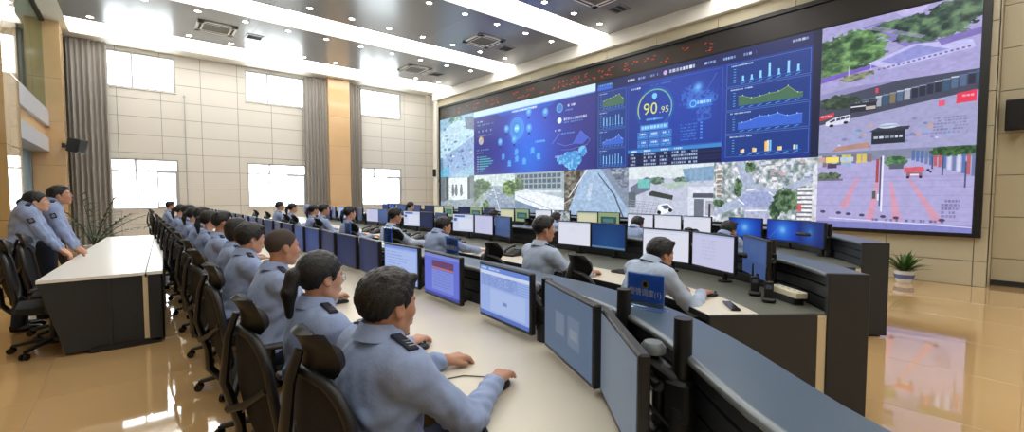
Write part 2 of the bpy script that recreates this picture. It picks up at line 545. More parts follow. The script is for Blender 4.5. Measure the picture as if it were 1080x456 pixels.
def pic_dash_a():
    p = Pic(760, 306, (0.17, 0.17, 0.50))
    p.glow(400, 150, 190, (0.22, 0.34, 0.92), 0.75); p.glow(400, 240, 130, (0.12, 0.50, 0.95), 0.65)
    p.glow(370, 60, 90, (0.25, 0.50, 1.0), 0.35)
    p.rect(0, 0, 760, 26, (0.80, 0.90, 0.96)); p.rect(0, 26, 760, 30, (0.45, 0.70, 0.95))
    for i in range(26): p.line(230 + i * 12, 30, 240 + i * 12, 40, (0.30, 0.65, 0.95), 2, 0.5)
    p.poly([(180, 30), (560, 30), (530, 46), (210, 46)], (0.16, 0.36, 0.80), 0.7)
    p.dashes(290, 33, 450, 9, WH, 0.95, 1, 0.05)
    for i in range(4): p.dashes(30 + i * 36, 66, 56 + i * 36, 6, CY, 0.8, i); p.disc(40 + i * 32, 98, 5, CY, 0.8)
    p.dashes(30, 50, 70, 6, WH, 0.7, 4); p.dashes(30, 118, 150, 5, WH, 0.5, 5)
    p.disc(58, 142, 19, (0.75, 0.76, 0.70)); p.disc(66, 136, 10, (0.90, 0.62, 0.35)); p.disc(54, 148, 8, (0.45, 0.70, 0.90))
    p.dashes(24, 184, 130, 6, CY, 0.8, 6); p.dashes(24, 198, 90, 5, WH, 0.6, 7)
    for i in range(7):
        p.rect(44, 218 + i * 11, 44 + [60, 90, 110, 100, 74, 50, 30][i], 223 + i * 11, [(0.25, 0.70, 0.75), (0.35, 0.80, 0.60), (0.30, 0.75, 0.85)][i % 3], 0.9); p.rect(26, 218 + i * 11, 38, 222 + i * 11, WH, 0.7)
    cx, cy = 322, 112
    for r, t, al in ((46, 3, .9), (38, 6, .55), (30, 2, .9), (56, 1.5, .5), (66, 1, .4)): p.ring(cx, cy, r, t, (0.40, 0.80, 1.0), al)
    p.glow(cx, cy, 26, (0.30, 0.75, 0.95), 0.9); p.disc(cx, cy, 16, (0.45, 0.85, 0.95), 0.8); p.dashes(cx - 12, cy - 4, cx + 12, 8, WH, 0.9, 9, 0.1)
    for i, (x, y) in enumerate([(252, 106), (206, 160), (304, 158), (402, 118), (400, 52), (500, 66)]):
        p.disc(x, y, 15, (0.30, 0.60, 0.92), 0.85); p.disc(x, y - 2, 9, (0.55, 0.85, 1.0), 0.7); p.ring(x, y, 16, 1.5, CY, 0.8); p.disc(x, y + 24, 6, (0.10, 0.12, 0.40), 0.9); p.line(x, y + 28, x, y + 40, CY, 1, 0.5)
    for i, (x, y) in enumerate([(228, 226), (272, 258), (320, 210), (372, 254), (424, 212), (460, 238), (322, 240)]):
        p.disc(x, y, 12, (0.45, 0.85, 1.0), 0.6, 4); p.dashes(x - 14, y + 10, x + 14, 6, CY, 0.8, 20 + i, 0.1); p.line(x, y, cx, cy + 50, (0.35, 0.65, 1.0), 1, 0.25)
    p.dashes(440, 176, 500, 9, CY, 0.8, 30, 0.1)
    p.disc(580, 62, 16, (0.30, 0.65, 0.90), 0.6); p.ring(580, 62, 16, 3, CY, 0.9); p.dashes(612, 54, 670, 9, WH, 0.9, 31, 0.1); p.dashes(612, 72, 650, 6, CY, 0.7, 32)
    p.disc(580, 110, 12, (0.85, 0.92, 0.97)); p.dashes(604, 104, 720, 10, WH, 0.8, 33, 0.15); p.dashes(604, 118, 700, 6, CY, 0.6, 34)
    p.dashes(556, 144, 590, 7, WH, 0.7, 35); p.dashes(590, 160, 660, 5, CY, 0.8, 36)
    pts = [(566, 196), (610, 210), (650, 206), (690, 160), (728, 190), (736, 196), (720, 214), (640, 226), (590, 224)]
    for a, b in zip(pts[:-1], pts[1:]): p.line(*a, *b, (0.55, 0.70, 0.95), 1.5, 0.8)
    p.poly([(650, 206), (690, 160), (728, 190), (700, 210)], (0.30, 0.42, 0.85), 0.8)
    p.line(540, 196, 580, 160, (0.6, 0.7, 0.95), 2, 0.8)
    p.dashes(556, 246, 600, 8, WH, 0.8, 37, 0.05)
    mp = p.blob(650, 266, 50, 34, 41, 18) | p.blob(700, 236, 20, 18, 42, 10) | p.blob(600, 262, 32, 18, 43, 12)
    p._b(mp.astype(np.float32), (0.28, 0.62, 0.88), 0.85)
    p._b((mp & (p.noise(9, 5) > 0.55)).astype(np.float32), (0.55, 0.85, 0.98), 0.7)
    p.grain(0.06, 4, 2)
    return p.a

def pic_dash_b():
    p = Pic(760, 340, (0.10, 0.19, 0.50))
    p.glow(360, 150, 230, (0.13, 0.27, 0.68), 0.8)
    p.rect(0, 0, 760, 36, (0.11, 0.15, 0.36)); p.rect(0, 0, 30, 340, (0.08, 0.12, 0.34), 0.4)
    p.rect(10, 20, 80, 34, (0.18, 0.38, 0.85)); p.dashes(14, 12, 80, 7, CY, 0.9, 1, 0.1)
    for i, x in enumerate((150, 195, 245)): p.dashes(x, 16, x + 30, 8, WH if i == 0 else (0.55, 0.65, 0.90), 0.9, 3 + i, 0.05)
    p.disc(302, 20, 8, (0.75, 0.65, 0.85)); p.dashes(318, 14, 408, 11, WH, 0.95, 8, 0.02)
    for i, x in enumerate((440, 500, 560)): p.dashes(x, 16, x + 36, 8, (0.65, 0.78, 0.97), 0.9, 10 + i, 0.05)
    p.dashes(690, 10, 730, 7, WH, 0.8, 15, 0.2)
    for i, k in enumerate(('green', 'bar', 'blue', 'bar')): chart(p, 14, 42 + i * 74, 144, 112 + i * 74, k, 2 * i + 2)
    p.frame(154, 44, 500, 276, (0.30, 0.45, 0.80), 1); p.dashes(166, 52, 206, 7, WH, 0.9, 16, 0.05); p.dashes(240, 52, 330, 5, BL, 0.7, 17)
    cx, cy = 262, 136
    p.ring(cx, cy, 66, 5, (0.42, 0.72, 0.66), 0.95, -180, 30); p.ring(cx, cy, 66, 5, (0.42, 0.72, 0.66), 0.95, 150, 180); p.ring(cx, cy, 74, 1.2, BL, 0.7); p.ring(cx, cy, 66, 5, (0.25, 0.42, 0.70), 0.8, 30, 60)
    p.ring(cx, cy, 66, 5, (0.72, 0.78, 0.40), 0.9, -180, -130); p.ring(cx, cy, 66, 5, (0.72, 0.78, 0.40), 0.9, 165, 180)
    p.disc(cx, 92, 10, (0.45, 0.78, 1.0)); p.disc(cx, 97, 7, (0.45, 0.78, 1.0))
    T = text_tris('90'); p.tris(T, cx - 16, cy + 2, 58, (0.86, 0.88, 0.42))
    T = text_tris('.95'); p.tris(T, cx + 38, cy + 10, 31, (0.86, 0.88, 0.52))
    p.dashes(cx - 32, cy + 34, cx + 32, 7, CY, 0.9, 18, 0.05)
    p.rect(cx - 56, 192, cx + 56, 212, (0.25, 0.55, 0.85)); p.dashes(cx - 50, 196, cx + 50, 11, (0.75, 0.92, 1.0), 0.9, 19, 0.1)
    for j in range(2):
        for i in range(3):
            x, y = cx - 66 + i * 46, 216 + j * 30; p.rect(x, y, x + 42, y + 26, (0.20, 0.42, 0.75)); p.frame(x, y, x + 42, y + 26, (0.42, 0.66, 0.92)); p.dashes(x + 8, y + 5, x + 34, 7, WH, 0.9, 22 + i + j * 3, 0.1); p.dashes(x + 4, y + 16, x + 38, 5, CY, 0.8, 32 + i + j * 3, 0.1)
    mp = p.blob(420, 130, 62, 30, 61, 14) | p.blob(392, 104, 30, 22, 62, 10) | p.blob(440, 176, 26, 30, 63, 14)
    p._b((mp & (p.noise(7, 8) > 0.45)).astype(np.float32), (0.30, 0.50, 0.88), 0.55)
    for k in range(14):
        a = np.random.default_rng(k).random(4); p.line(370 + a[0] * 100, 90 + a[1] * 110, 390 + a[2] * 100, 90 + a[3] * 110, (0.30, 0.48, 0.85), 1, 0.5)
    p.rect(384, 128, 468, 156, (0.22, 0.48, 0.85), 0.7); p.ring(404, 142, 10, 3, CY); p.dashes(418, 136, 464, 10, (0.70, 0.90, 1.0), 0.9, 44, 0.1); p.glow(420, 90, 14, (0.45, 0.75, 1.0), 0.9); p.line(446, 108, 480, 56, (0.30, 0.48, 0.85), 1.5)
    for i in range(6): p.dashes(362, 206 + i * 10, 420, 4, BL, 0.9, 50 + i); p.rect(430, 205 + i * 10, 438, 210 + i * 10, BL)
    p.rect(154, 278, 500, 290, (0.22, 0.52, 0.80))
    for i, x in enumerate((164, 222, 290, 340)): p.dashes(x, 281, x + 30, 6, WH, 0.9, 60 + i, 0.1)
    for r in range(4):
        p.rect(154, 291 + r * 12, 500, 302 + r * 12, (0.06, 0.09, 0.24) if r % 2 else (0.08, 0.12, 0.30))
        for i, (x, w) in enumerate(((166, 22), (222, 50), (286, 30), (332, 90))): p.dashes(x, 293 + r * 12, x + w, 7, (0.80, 0.88, 0.97), 0.85, 70 + r * 5 + i, 0.12)
    for i, k in enumerate(('bar', 'green', 'blue', 'mix')): chart(p, 512, 42 + i * 72, 736, 110 + i * 72, k, 2 * i + 1)
    p.rect(740, 0, 760, 340, (0.08, 0.11, 0.24))
    p.grain(0.05, 4, 3)
    return p.a

def pic_park():
    p = Pic(420, 330, (0.66, 0.64, 0.82))
    p._b(np.ones_like(p.xx), (0.60, 0.58, 0.80), 0.3)
    p.poly([(120, 40), (180, 30), (330, 190), (270, 210)], (0.52, 0.48, 0.74))
    p.trees(p.blob(80, 150, 110, 105, 1) | p.blob(30, 210, 80, 60, 2) | p.blob(150, 190, 40, 40, 12), 3, (0.12, 0.24, 0.16), (0.50, 0.66, 0.42), 26)
    p.trees(p.blob(310, 110, 100, 60, 4) | p.blob(370, 60, 80, 60, 5) | p.blob(200, 60, 60, 26, 6) | p.blob(270, 90, 50, 60, 16), 7, (0.12, 0.20, 0.20), (0.42, 0.54, 0.40), 24)
    p.poly([(210, 0), (300, 0), (280, 30), (230, 30)], (0.74, 0.70, 0.88)); p.poly([(150, 40), (290, 140), (280, 150), (130, 50)], (0.70, 0.68, 0.86), 0.5)
    p.poly([(0, 262), (160, 232), (170, 246), (0, 290)], (0.46, 0.36, 0.74))
    p.poly([(140, 226), (260, 170), (400, 196), (410, 232), (200, 270)], (0.74, 0.73, 0.92)); p.poly([(176, 226), (270, 178), (350, 222), (216, 250)], (0.56, 0.57, 0.82))
    p.poly([(320, 170), (420, 150), (420, 180), (330, 200)], (0.44, 0.38, 0.68), 0.8)
    for i in range(18): p.rect(170 + i * 13, 260 - i * 2.2, 177 + i * 13, 268 - i * 2.2, (0.35, 0.34, 0.50), 0.8)
    p.trees(p.blob(100, 286, 40, 18, 8, 8) | ((p.yy > 270 - p.xx * .05) & (p.yy < 290 - p.xx * .05) & (p.xx > 70) & (p.xx < 160)), 9, (0.30, 0.34, 0.30), (0.60, 0.62, 0.50), 10)
    p.poly([(0, 322), (420, 240), (420, 262), (0, 330)], (0.62, 0.61, 0.80)); p.line(86, 225, 86, 270, (0.85, 0.85, 0.95), 2); p.line(150, 225, 150, 260, (0.80, 0.80, 0.92), 2)
    p.grain(0.08, 12, 4)
    return p.a

def pic_market():
    p = Pic(420, 330, (0.62, 0.62, 0.78))
    p.poly([(0, 50), (420, -40), (420, 90), (0, 180)], (0.26, 0.28, 0.36)); p.poly([(0, 20), (420, -60), (420, -40), (0, 50)], (0.55, 0.54, 0.72))
    p.trees(p.blob(60, 70, 60, 36, 1, 10), 2, (0.14, 0.20, 0.17), (0.30, 0.38, 0.30), 14)
    r = np.random.default_rng(5)
    for i in range(16):
        x = 130 + i * 19; y = 76 - i * 4.3; p.rect(x, y, x + 15, y + 48, [(0.14, 0.16, 0.24), (0.32, 0.42, 0.56), (0.66, 0.68, 0.74), (0.20, 0.34, 0.46), (0.52, 0.46, 0.34)][int(r.integers(5))], 0.9)
        p.rect(x - 1, y - 4, x + 17, y + 2, [(0.55, 0.58, 0.66), (0.80, 0.82, 0.90), (0.35, 0.42, 0.60)][int(r.integers(3))], 0.9)
    p.rect(94, 84, 170, 130, (0.15, 0.16, 0.22)); p.rect(92, 78, 172, 90, (0.22, 0.24, 0.30)); p.dashes(104, 81, 150, 6, (0.62, 0.72, 0.66), 0.8, 3); p.rect(96, 100, 140, 106, (0.85, 0.86, 0.9)); p.rect(140, 108, 168, 124, (0.72, 0.68, 0.66))
    p.rect(166, 24, 174, 48, (0.85, 0.25, 0.35)); p.poly([(0, 132), (46, 118), (46, 142), (0, 158)], (0.76, 0.24, 0.30)); p.dashes(4, 132, 40, 9, (0.95, 0.75, 0.78), 0.8, 4, 0.1)
    # the white van
    p.poly([(20, 166), (46, 148), (92, 138), (96, 142), (96, 172), (70, 184), (26, 188), (18, 182)], (0.86, 0.86, 0.93)); p.poly([(32, 164), (48, 152), (50, 164), (34, 172)], (0.20, 0.22, 0.30)); p.poly([(54, 152), (92, 143), (92, 155), (54, 165)], (0.24, 0.26, 0.34)); p.line(66, 150, 66, 180, (0.80, 0.80, 0.88), 2); p.line(80, 146, 80, 176, (0.80, 0.80, 0.88), 2); p.disc(38, 187, 7, (0.12, 0.12, 0.15)); p.disc(82, 177, 7, (0.12, 0.12, 0.15))
    p.rect(330, 120, 345, 146, (0.88, 0.32, 0.46)); p.poly([(372, 96), (416, 88), (416, 138), (370, 142)], (0.88, 0.22, 0.34)); p.dashes(384, 106, 410, 9, (0.98, 0.75, 0.80), 0.9, 6)
    for i in range(26): x, y = r.random() * 300 + 60, r.random() * 110 + 190; p.disc(x, y, 4 + 5 * r.random(), [(0.85, 0.87, 0.95), (0.45, 0.50, 0.66), (0.80, 0.62, 0.55), (0.52, 0.68, 0.84)][int(r.integers(4))], 0.8)
    for j in range(5): p.dashes(320, 196 + j * 13, 400, 8, (0.42, 0.44, 0.62), 0.7, 30 + j, 0.3)
    p.dashes(250, 262, 400, 10, (0.45, 0.46, 0.66), 0.7, 40, 0.2)
    p.rect(160, 230, 250, 300, (0.14, 0.16, 0.22)); p.poly([(150, 236), (178, 218), (262, 222), (258, 238)], (0.20, 0.22, 0.28)); p.disc(205, 214, 28, (0.78, 0.82, 0.90), 1, 1, 12); p.rect(176, 210, 236, 218, (0.62, 0.68, 0.78)); p.dashes(166, 262, 244, 12, (0.86, 0.90, 0.95), 0.9, 9, 0.1)
    p.poly([(60, 300), (150, 286), (160, 312), (40, 326)], (0.70, 0.50, 0.40), 0.8)
    p.grain(0.06, 12, 5)
    return p.a

def pic_plaza():
    p = Pic(420, 270, (0.66, 0.64, 0.82))
    p.rect(0, 0, 420, 34, (0.50, 0.52, 0.62))
    r = np.random.default_rng(9)
    for i in range(11): x = i * 15; p.rect(x, 10, x + 13, 52 - i * 1.4, [(0.36, 0.40, 0.52), (0.70, 0.72, 0.80), (0.82, 0.74, 0.38), (0.50, 0.44, 0.50)][int(r.integers(4))])
    p.rect(24, 16, 66, 36, (0.92, 0.84, 0.42)); p.rect(70, 18, 110, 34, (0.70, 0.78, 0.85)); p.rect(0, 16, 22, 34, (0.75, 0.62, 0.60)); p.rect(30, 40, 60, 56, (0.30, 0.26, 0.36)); p.rect(76, 38, 108, 52, (0.58, 0.66, 0.84))
    for i in range(14): x = 270 + i * 11; p.rect(x, 6 + i * 1.5, x + 8, 40 + i * 4.2, [(0.72, 0.34, 0.36), (0.80, 0.82, 0.90), (0.40, 0.46, 0.62), (0.30, 0.42, 0.66)][int(r.integers(4))], 0.9)
    p.trees(p.blob(370, 14, 60, 16, 31, 8), 3, (0.12, 0.24, 0.16), (0.30, 0.46, 0.26), 8)
    for a, b in (((70, 200), (120, 90)), ((150, 240), (178, 100)), ((225, 240), (214, 110)), ((330, 240), (262, 100))):
        p.poly([a, (a[0] + 26, a[1]), (b[0] + 8, b[1]), b], (0.84, 0.58, 0.66), 0.8)
    for i in range(7): y = 90 + i * i * 4; p.line(0, y, 420, y, (0.52, 0.50, 0.70), 1.5, 0.5)
    p.trees(p.blob(30, 84, 40, 14, 11, 8), 12, (0.20, 0.26, 0.22), (0.45, 0.52, 0.40), 8); p.rect(0, 94, 80, 102, (0.38, 0.38, 0.46), 0.8)
    p.trees(p.blob(228, 40, 32, 18, 13, 8), 14, (0.16, 0.32, 0.20), (0.42, 0.58, 0.40), 8); p.rect(212, 48, 250, 66, (0.34, 0.36, 0.42))
    p.rect(176, 30, 184, 110, (0.66, 0.28, 0.32)); p.rect(187, 24, 191, 190, (0.30, 0.28, 0.40)); p.rect(192, 20, 197, 210, (0.88, 0.88, 0.96))
    p.poly([(252, 62), (300, 60), (304, 76), (250, 78)], (0.80, 0.36, 0.42)); p.rect(258, 78, 298, 92, (0.58, 0.40, 0.48)); p.rect(268, 84, 290, 90, (0.90, 0.85, 0.90)); p.disc(262, 94, 4, (0.1, 0.1, 0.15)); p.disc(294, 94, 4, (0.1, 0.1, 0.15))
    for x, y0, y1 in ((345, 30, 90), (398, 50, 130), (320, 30, 70)): p.rect(x, y0, x + 4, y1, (0.30, 0.32, 0.45))
    p.rect(168, 140, 178, 166, (0.32, 0.36, 0.36)); p.rect(182, 150, 187, 172, (0.85, 0.90, 0.97)); p.disc(312, 72, 4, (0.2, 0.2, 0.3)); p.disc(318, 78, 3, (0.2, 0.2, 0.3))
    for i, x in enumerate((20, 70, 100, 140, 200, 235, 350)): p.disc(x, 214 + i * 3, 8, (0.26, 0.22, 0.36), 0.9, 1, 5)
    for i in range(5): p.dashes(348, 168 + i * 12, 390, 8, (0.42, 0.40, 0.58), 0.8, 60 + i, 0.25)
    p.rect(0, 248, 420, 270, (0.42, 0.44, 0.72), 0.7); p.line(40, 236, 420, 252, (0.86, 0.86, 0.97), 3); p.dashes(170, 234, 370, 8, (0.30, 0.30, 0.50), 0.8, 70, 0.3)
    p.grain(0.05, 12, 6)
    return p.a

def pic_left_top():
    p = Pic(230, 300, (0.58, 0.74, 0.84))
    p.trees(p.blob(110, 20, 50, 30, 1, 12), 2, (0.25, 0.42, 0.42), (0.62, 0.78, 0.74), 12)
    p.poly([(0, 60), (120, 20), (230, 40), (230, 120), (60, 200), (0, 210)], (0.74, 0.86, 0.93)); p.poly([(40, 190), (230, 110), (230, 250), (60, 300), (0, 300)], (0.60, 0.70, 0.86))
    p.poly([(170, 10), (230, 20), (230, 80), (180, 70)], (0.36, 0.40, 0.50), 0.8)
    r = np.random.default_rng(3)
    for i in range(60):
        x, y = r.random() * 220, r.random() * 220 + 50; c = [(0.90, 0.96, 1.0), (0.30, 0.42, 0.56), (0.42, 0.60, 0.72), (0.56, 0.80, 0.88)][int(r.integers(4))]; p.disc(x, y, 3 + 9 * r.random(), c, 0.7, 1, 3 + 5 * r.random())
    p.rect(0, 200, 20, 300, (0.30, 0.46, 0.60), 0.7); p.poly([(0, 270), (60, 240), (70, 300), (0, 300)], (0.30, 0.72, 0.84), 0.6)
    p.grain(0.16, 8, 2)
    return p.a

def pic_left_bottom():
    p = Pic(230, 210, (0.62, 0.70, 0.74))
    p.rect(30, 10, 200, 150, (0.86, 0.90, 0.92)); p.rect(0, 0, 50, 190, (0.30, 0.34, 0.38), 0.7); p.rect(40, 0, 60, 150, (0.24, 0.28, 0.30)); p.rect(200, 0, 230, 210, (0.40, 0.44, 0.46)); p.rect(188, 10, 204, 160, (0.22, 0.26, 0.28))
    for x in (90, 112, 146): p.disc(x, 92, 10, (0.28, 0.30, 0.34), 0.9, 2, 34); p.disc(x, 56, 6, (0.2, 0.2, 0.22))
    p.poly([(0, 160), (230, 140), (230, 210), (0, 210)], (0.56, 0.62, 0.66)); p.grain(0.22, 8, 3); return p.a

def pic_avenue():
    p = Pic(230, 190, (0.62, 0.68, 0.72))
    p.rect(0, 0, 230, 60, (0.80, 0.86, 0.86)); p.poly([(60, 190), (100, 60), (130, 60), (230, 160), (230, 190)], (0.56, 0.62, 0.70)); p.line(115, 64, 150, 190, (0.85, 0.88, 0.92), 3)
    p.trees(p.blob(40, 60, 58, 40, 1, 12) | p.blob(10, 110, 40, 60, 2, 10), 3, (0.16, 0.24, 0.16), (0.44, 0.56, 0.36), 14); p.trees(p.blob(200, 70, 40, 40, 4, 10) | p.blob(70, 165, 20, 30, 5, 8), 6, (0.22, 0.32, 0.20), (0.58, 0.70, 0.40), 12)
    for x, y in ((110, 84), (140, 100), (130, 120), (165, 140), (100, 104)): p.disc(x, y, 7, (0.88, 0.90, 0.94), 0.9, 1, 5); p.disc(x, y + 4, 6, (0.25, 0.28, 0.34), 0.6, 1, 2)
    p.poly([(0, 150), (60, 90), (80, 90), (30, 190), (0, 190)], (0.66, 0.70, 0.72), 0.7); p.grain(0.2, 8, 3); return p.a

def pic_building():
    p = Pic(230, 190, (0.70, 0.76, 0.80))
    p.rect(0, 0, 230, 90, (0.62, 0.68, 0.72))
    for j in range(3):
        for i in range(10): p.rect(10 + i * 21, 8 + j * 24, 26 + i * 21, 26 + j * 24, (0.28, 0.34, 0.40), 0.85)
    p.trees(p.blob(8, 60, 40, 40, 1, 10), 3, (0.26, 0.34, 0.26), (0.52, 0.60, 0.46), 12)
    p.poly([(0, 90), (60, 80), (230, 120), (230, 190), (0, 190)], (0.90, 0.93, 0.96)); p.poly([(0, 130), (120, 170), (140, 190), (0, 190)], (0.48, 0.56, 0.66)); p.line(10, 110, 200, 180, (0.60, 0.66, 0.74), 3); p.rect(20, 84, 220, 94, (0.82, 0.86, 0.90))
    p.grain(0.12, 8, 3); return p.a

def pic_road():
    p = Pic(250, 200, (0.52, 0.57, 0.66))
    p.poly([(0, 200), (90, 0), (150, 0), (250, 170), (250, 200)], (0.62, 0.72, 0.84)); p.trees((p.xx < 84 - p.yy * 0.36), 3, (0.20, 0.18, 0.16), (0.60, 0.58, 0.52), 12)
    p.line(96, 0, 20, 120, (0.85, 0.86, 0.90), 5); p.line(0, 150, 60, 110, (0.75, 0.76, 0.80), 4); p.line(140, 20, 200, 110, (0.24, 0.26, 0.30), 4); p.line(200, 110, 232, 200, (0.30, 0.32, 0.36), 5); p.line(150, 60, 190, 140, (0.85, 0.88, 0.92), 2, 0.6)
    p.trees((p.xx > 180 + p.yy * 0.5) & (p.yy < 80), 5, (0.34, 0.38, 0.46), (0.66, 0.70, 0.76), 10); p.poly([(90, 120), (110, 60), (120, 60), (108, 140)], (0.80, 0.86, 0.92), 0.6); p.grain(0.14, 8, 3); return p.a

def pic_carpark():
    p = Pic(300, 200, (0.74, 0.76, 0.84))
    p.rect(0, 0, 300, 48, (0.84, 0.88, 0.90)); p.trees(p.blob(110, 56, 26, 14, 1, 8) | p.blob(200, 54, 30, 10, 2, 8), 3, (0.28, 0.38, 0.34), (0.50, 0.60, 0.54), 8)
    p.poly([(8, 80), (70, 40), (86, 46), (86, 90), (10, 120)], (0.42, 0.46, 0.54)); p.rect(38, 50, 84, 84, (0.44, 0.74, 0.72)); p.rect(0, 100, 30, 160, (0.36, 0.40, 0.44))
    p.poly([(84, 100), (94, 94), (170, 112), (166, 128), (80, 112)], (0.22, 0.25, 0.24)); p.poly([(200, 16), (300, 10), (300, 60), (210, 60)], (0.46, 0.60, 0.74), 0.9)
    for x in (225, 240, 262): p.rect(x, 12, x + 6, 66, (0.55, 0.66, 0.76))
    p.poly([(120, 70), (200, 60), (230, 70), (160, 90)], (0.68, 0.76, 0.72)); p.poly([(110, 150), (150, 140), (172, 160), (130, 186)], (0.94, 0.95, 0.97)); p.poly([(128, 150), (150, 146), (160, 158), (140, 164)], (0.35, 0.40, 0.46)); p.disc(120, 176, 7, (0.1, 0.1, 0.12)); p.disc(160, 166, 7, (0.1, 0.1, 0.12))
    for i in range(7): p.line(10 + i * 18, 140, 0 + i * 16, 200, (0.55, 0.58, 0.64), 2); p.line(0, 130 + i * 10, 110, 140 + i * 9, (0.58, 0.60, 0.66), 2)
    p.rect(220, 80, 300, 190, (0.84, 0.86, 0.92)); p.rect(236, 104, 300, 120, (0.32, 0.34, 0.40)); p.rect(240, 124, 270, 190, (0.42, 0.44, 0.50)); p.rect(276, 130, 300, 180, (0.66, 0.66, 0.72)); p.rect(286, 140, 292, 190, (0.20, 0.2, 0.24)); p.grain(0.10, 8, 3); return p.a

def pic_junction():
    p = Pic(340, 190, (0.66, 0.68, 0.76))
    p.trees(np.ones_like(p.xx) > 0, 1, (0.42, 0.50, 0.50), (0.90, 0.90, 0.94), 12)
    p.poly([(80, 0), (110, 0), (150, 70), (220, 90), (340, 40), (340, 56), (230, 112), (210, 140), (110, 140), (0, 172), (0, 158), (90, 110), (110, 80)], (0.66, 0.70, 0.80)); p.poly([(96, 120), (120, 96), (200, 96), (206, 130), (190, 150), (110, 150)], (0.60, 0.64, 0.80)); p.poly([(110, 140), (200, 140), (200, 190), (120, 190)], (0.68, 0.70, 0.80))
    for a, b, c, d in ((92, 118, 112, 132), (196, 96, 214, 108), (120, 90, 150, 86), (120, 152, 190, 150)): p.line(a, b, c, d, (0.92, 0.94, 0.97), 4)
    p.trees(p.blob(250, 120, 44, 34, 3, 10) | p.blob(130, 20, 18, 18, 4, 8) | p.blob(90, 80, 14, 30, 5, 8) | p.blob(20, 130, 20, 12, 7, 8) | p.blob(215, 150, 18, 26, 8, 8), 6, (0.14, 0.22, 0.16), (0.46, 0.58, 0.44), 10)
    r = np.random.default_rng(2)
    for i in range(15): x = 150 + r.random() * 170; y = r.random() * 56; p.rect(x, y, x + 16, y + 14, [(0.90, 0.88, 0.90), (0.72, 0.66, 0.68), (0.80, 0.84, 0.92)][i % 3]); p.rect(x, y + 9, x + 16, y + 14, (0.42, 0.46, 0.50), 0.7)
    for j in range(9): p.rect(284, 84 + j * 12, 326, 91 + j * 12, (0.90, 0.90, 0.92)); p.rect(284, 91 + j * 12, 326, 95 + j * 12, (0.42, 0.42, 0.48))
    for j in range(6): p.rect(8, 20 + j * 16, 34, 30 + j * 16, (0.92, 0.86, 0.82)); p.rect(12, 24 + j * 16, 30, 30 + j * 16, (0.56, 0.50, 0.50))
    p.rect(284, 130, 296, 150, (0.85, 0.38, 0.38)); p.rect(316, 176, 340, 190, (0.88, 0.40, 0.36)); p.rect(326, 40, 340, 190, (0.86, 0.86, 0.90), 0.8); p.grain(0.16, 7, 3); return p.a

def pic_led():
    p = Pic(1500, 52, (0.16, 0.115, 0.06))
    p.rect(0, 0, 1500, 7, (0.05, 0.045, 0.04)); p.rect(1080, 0, 1500, 52, (0.13, 0.11, 0.09)); p.rect(0, 0, 110, 52, (0.24, 0.22, 0.18))
    r = np.random.default_rng(4)
    x = 120
    while x < 1090:
        for row in (14, 32):
            if r.random() > 0.45:
                w = 12 + 12 * r.random(); h = 10
                for k in range(4): a = r.random(2); p.rect(x + a[0] * w, row + a[1] * h, x + a[0] * w + 3 + 4 * r.random(), row + a[1] * h + 2.2, (0.90, 0.22, 0.14), 0.9)
        x += 26
    return p.a

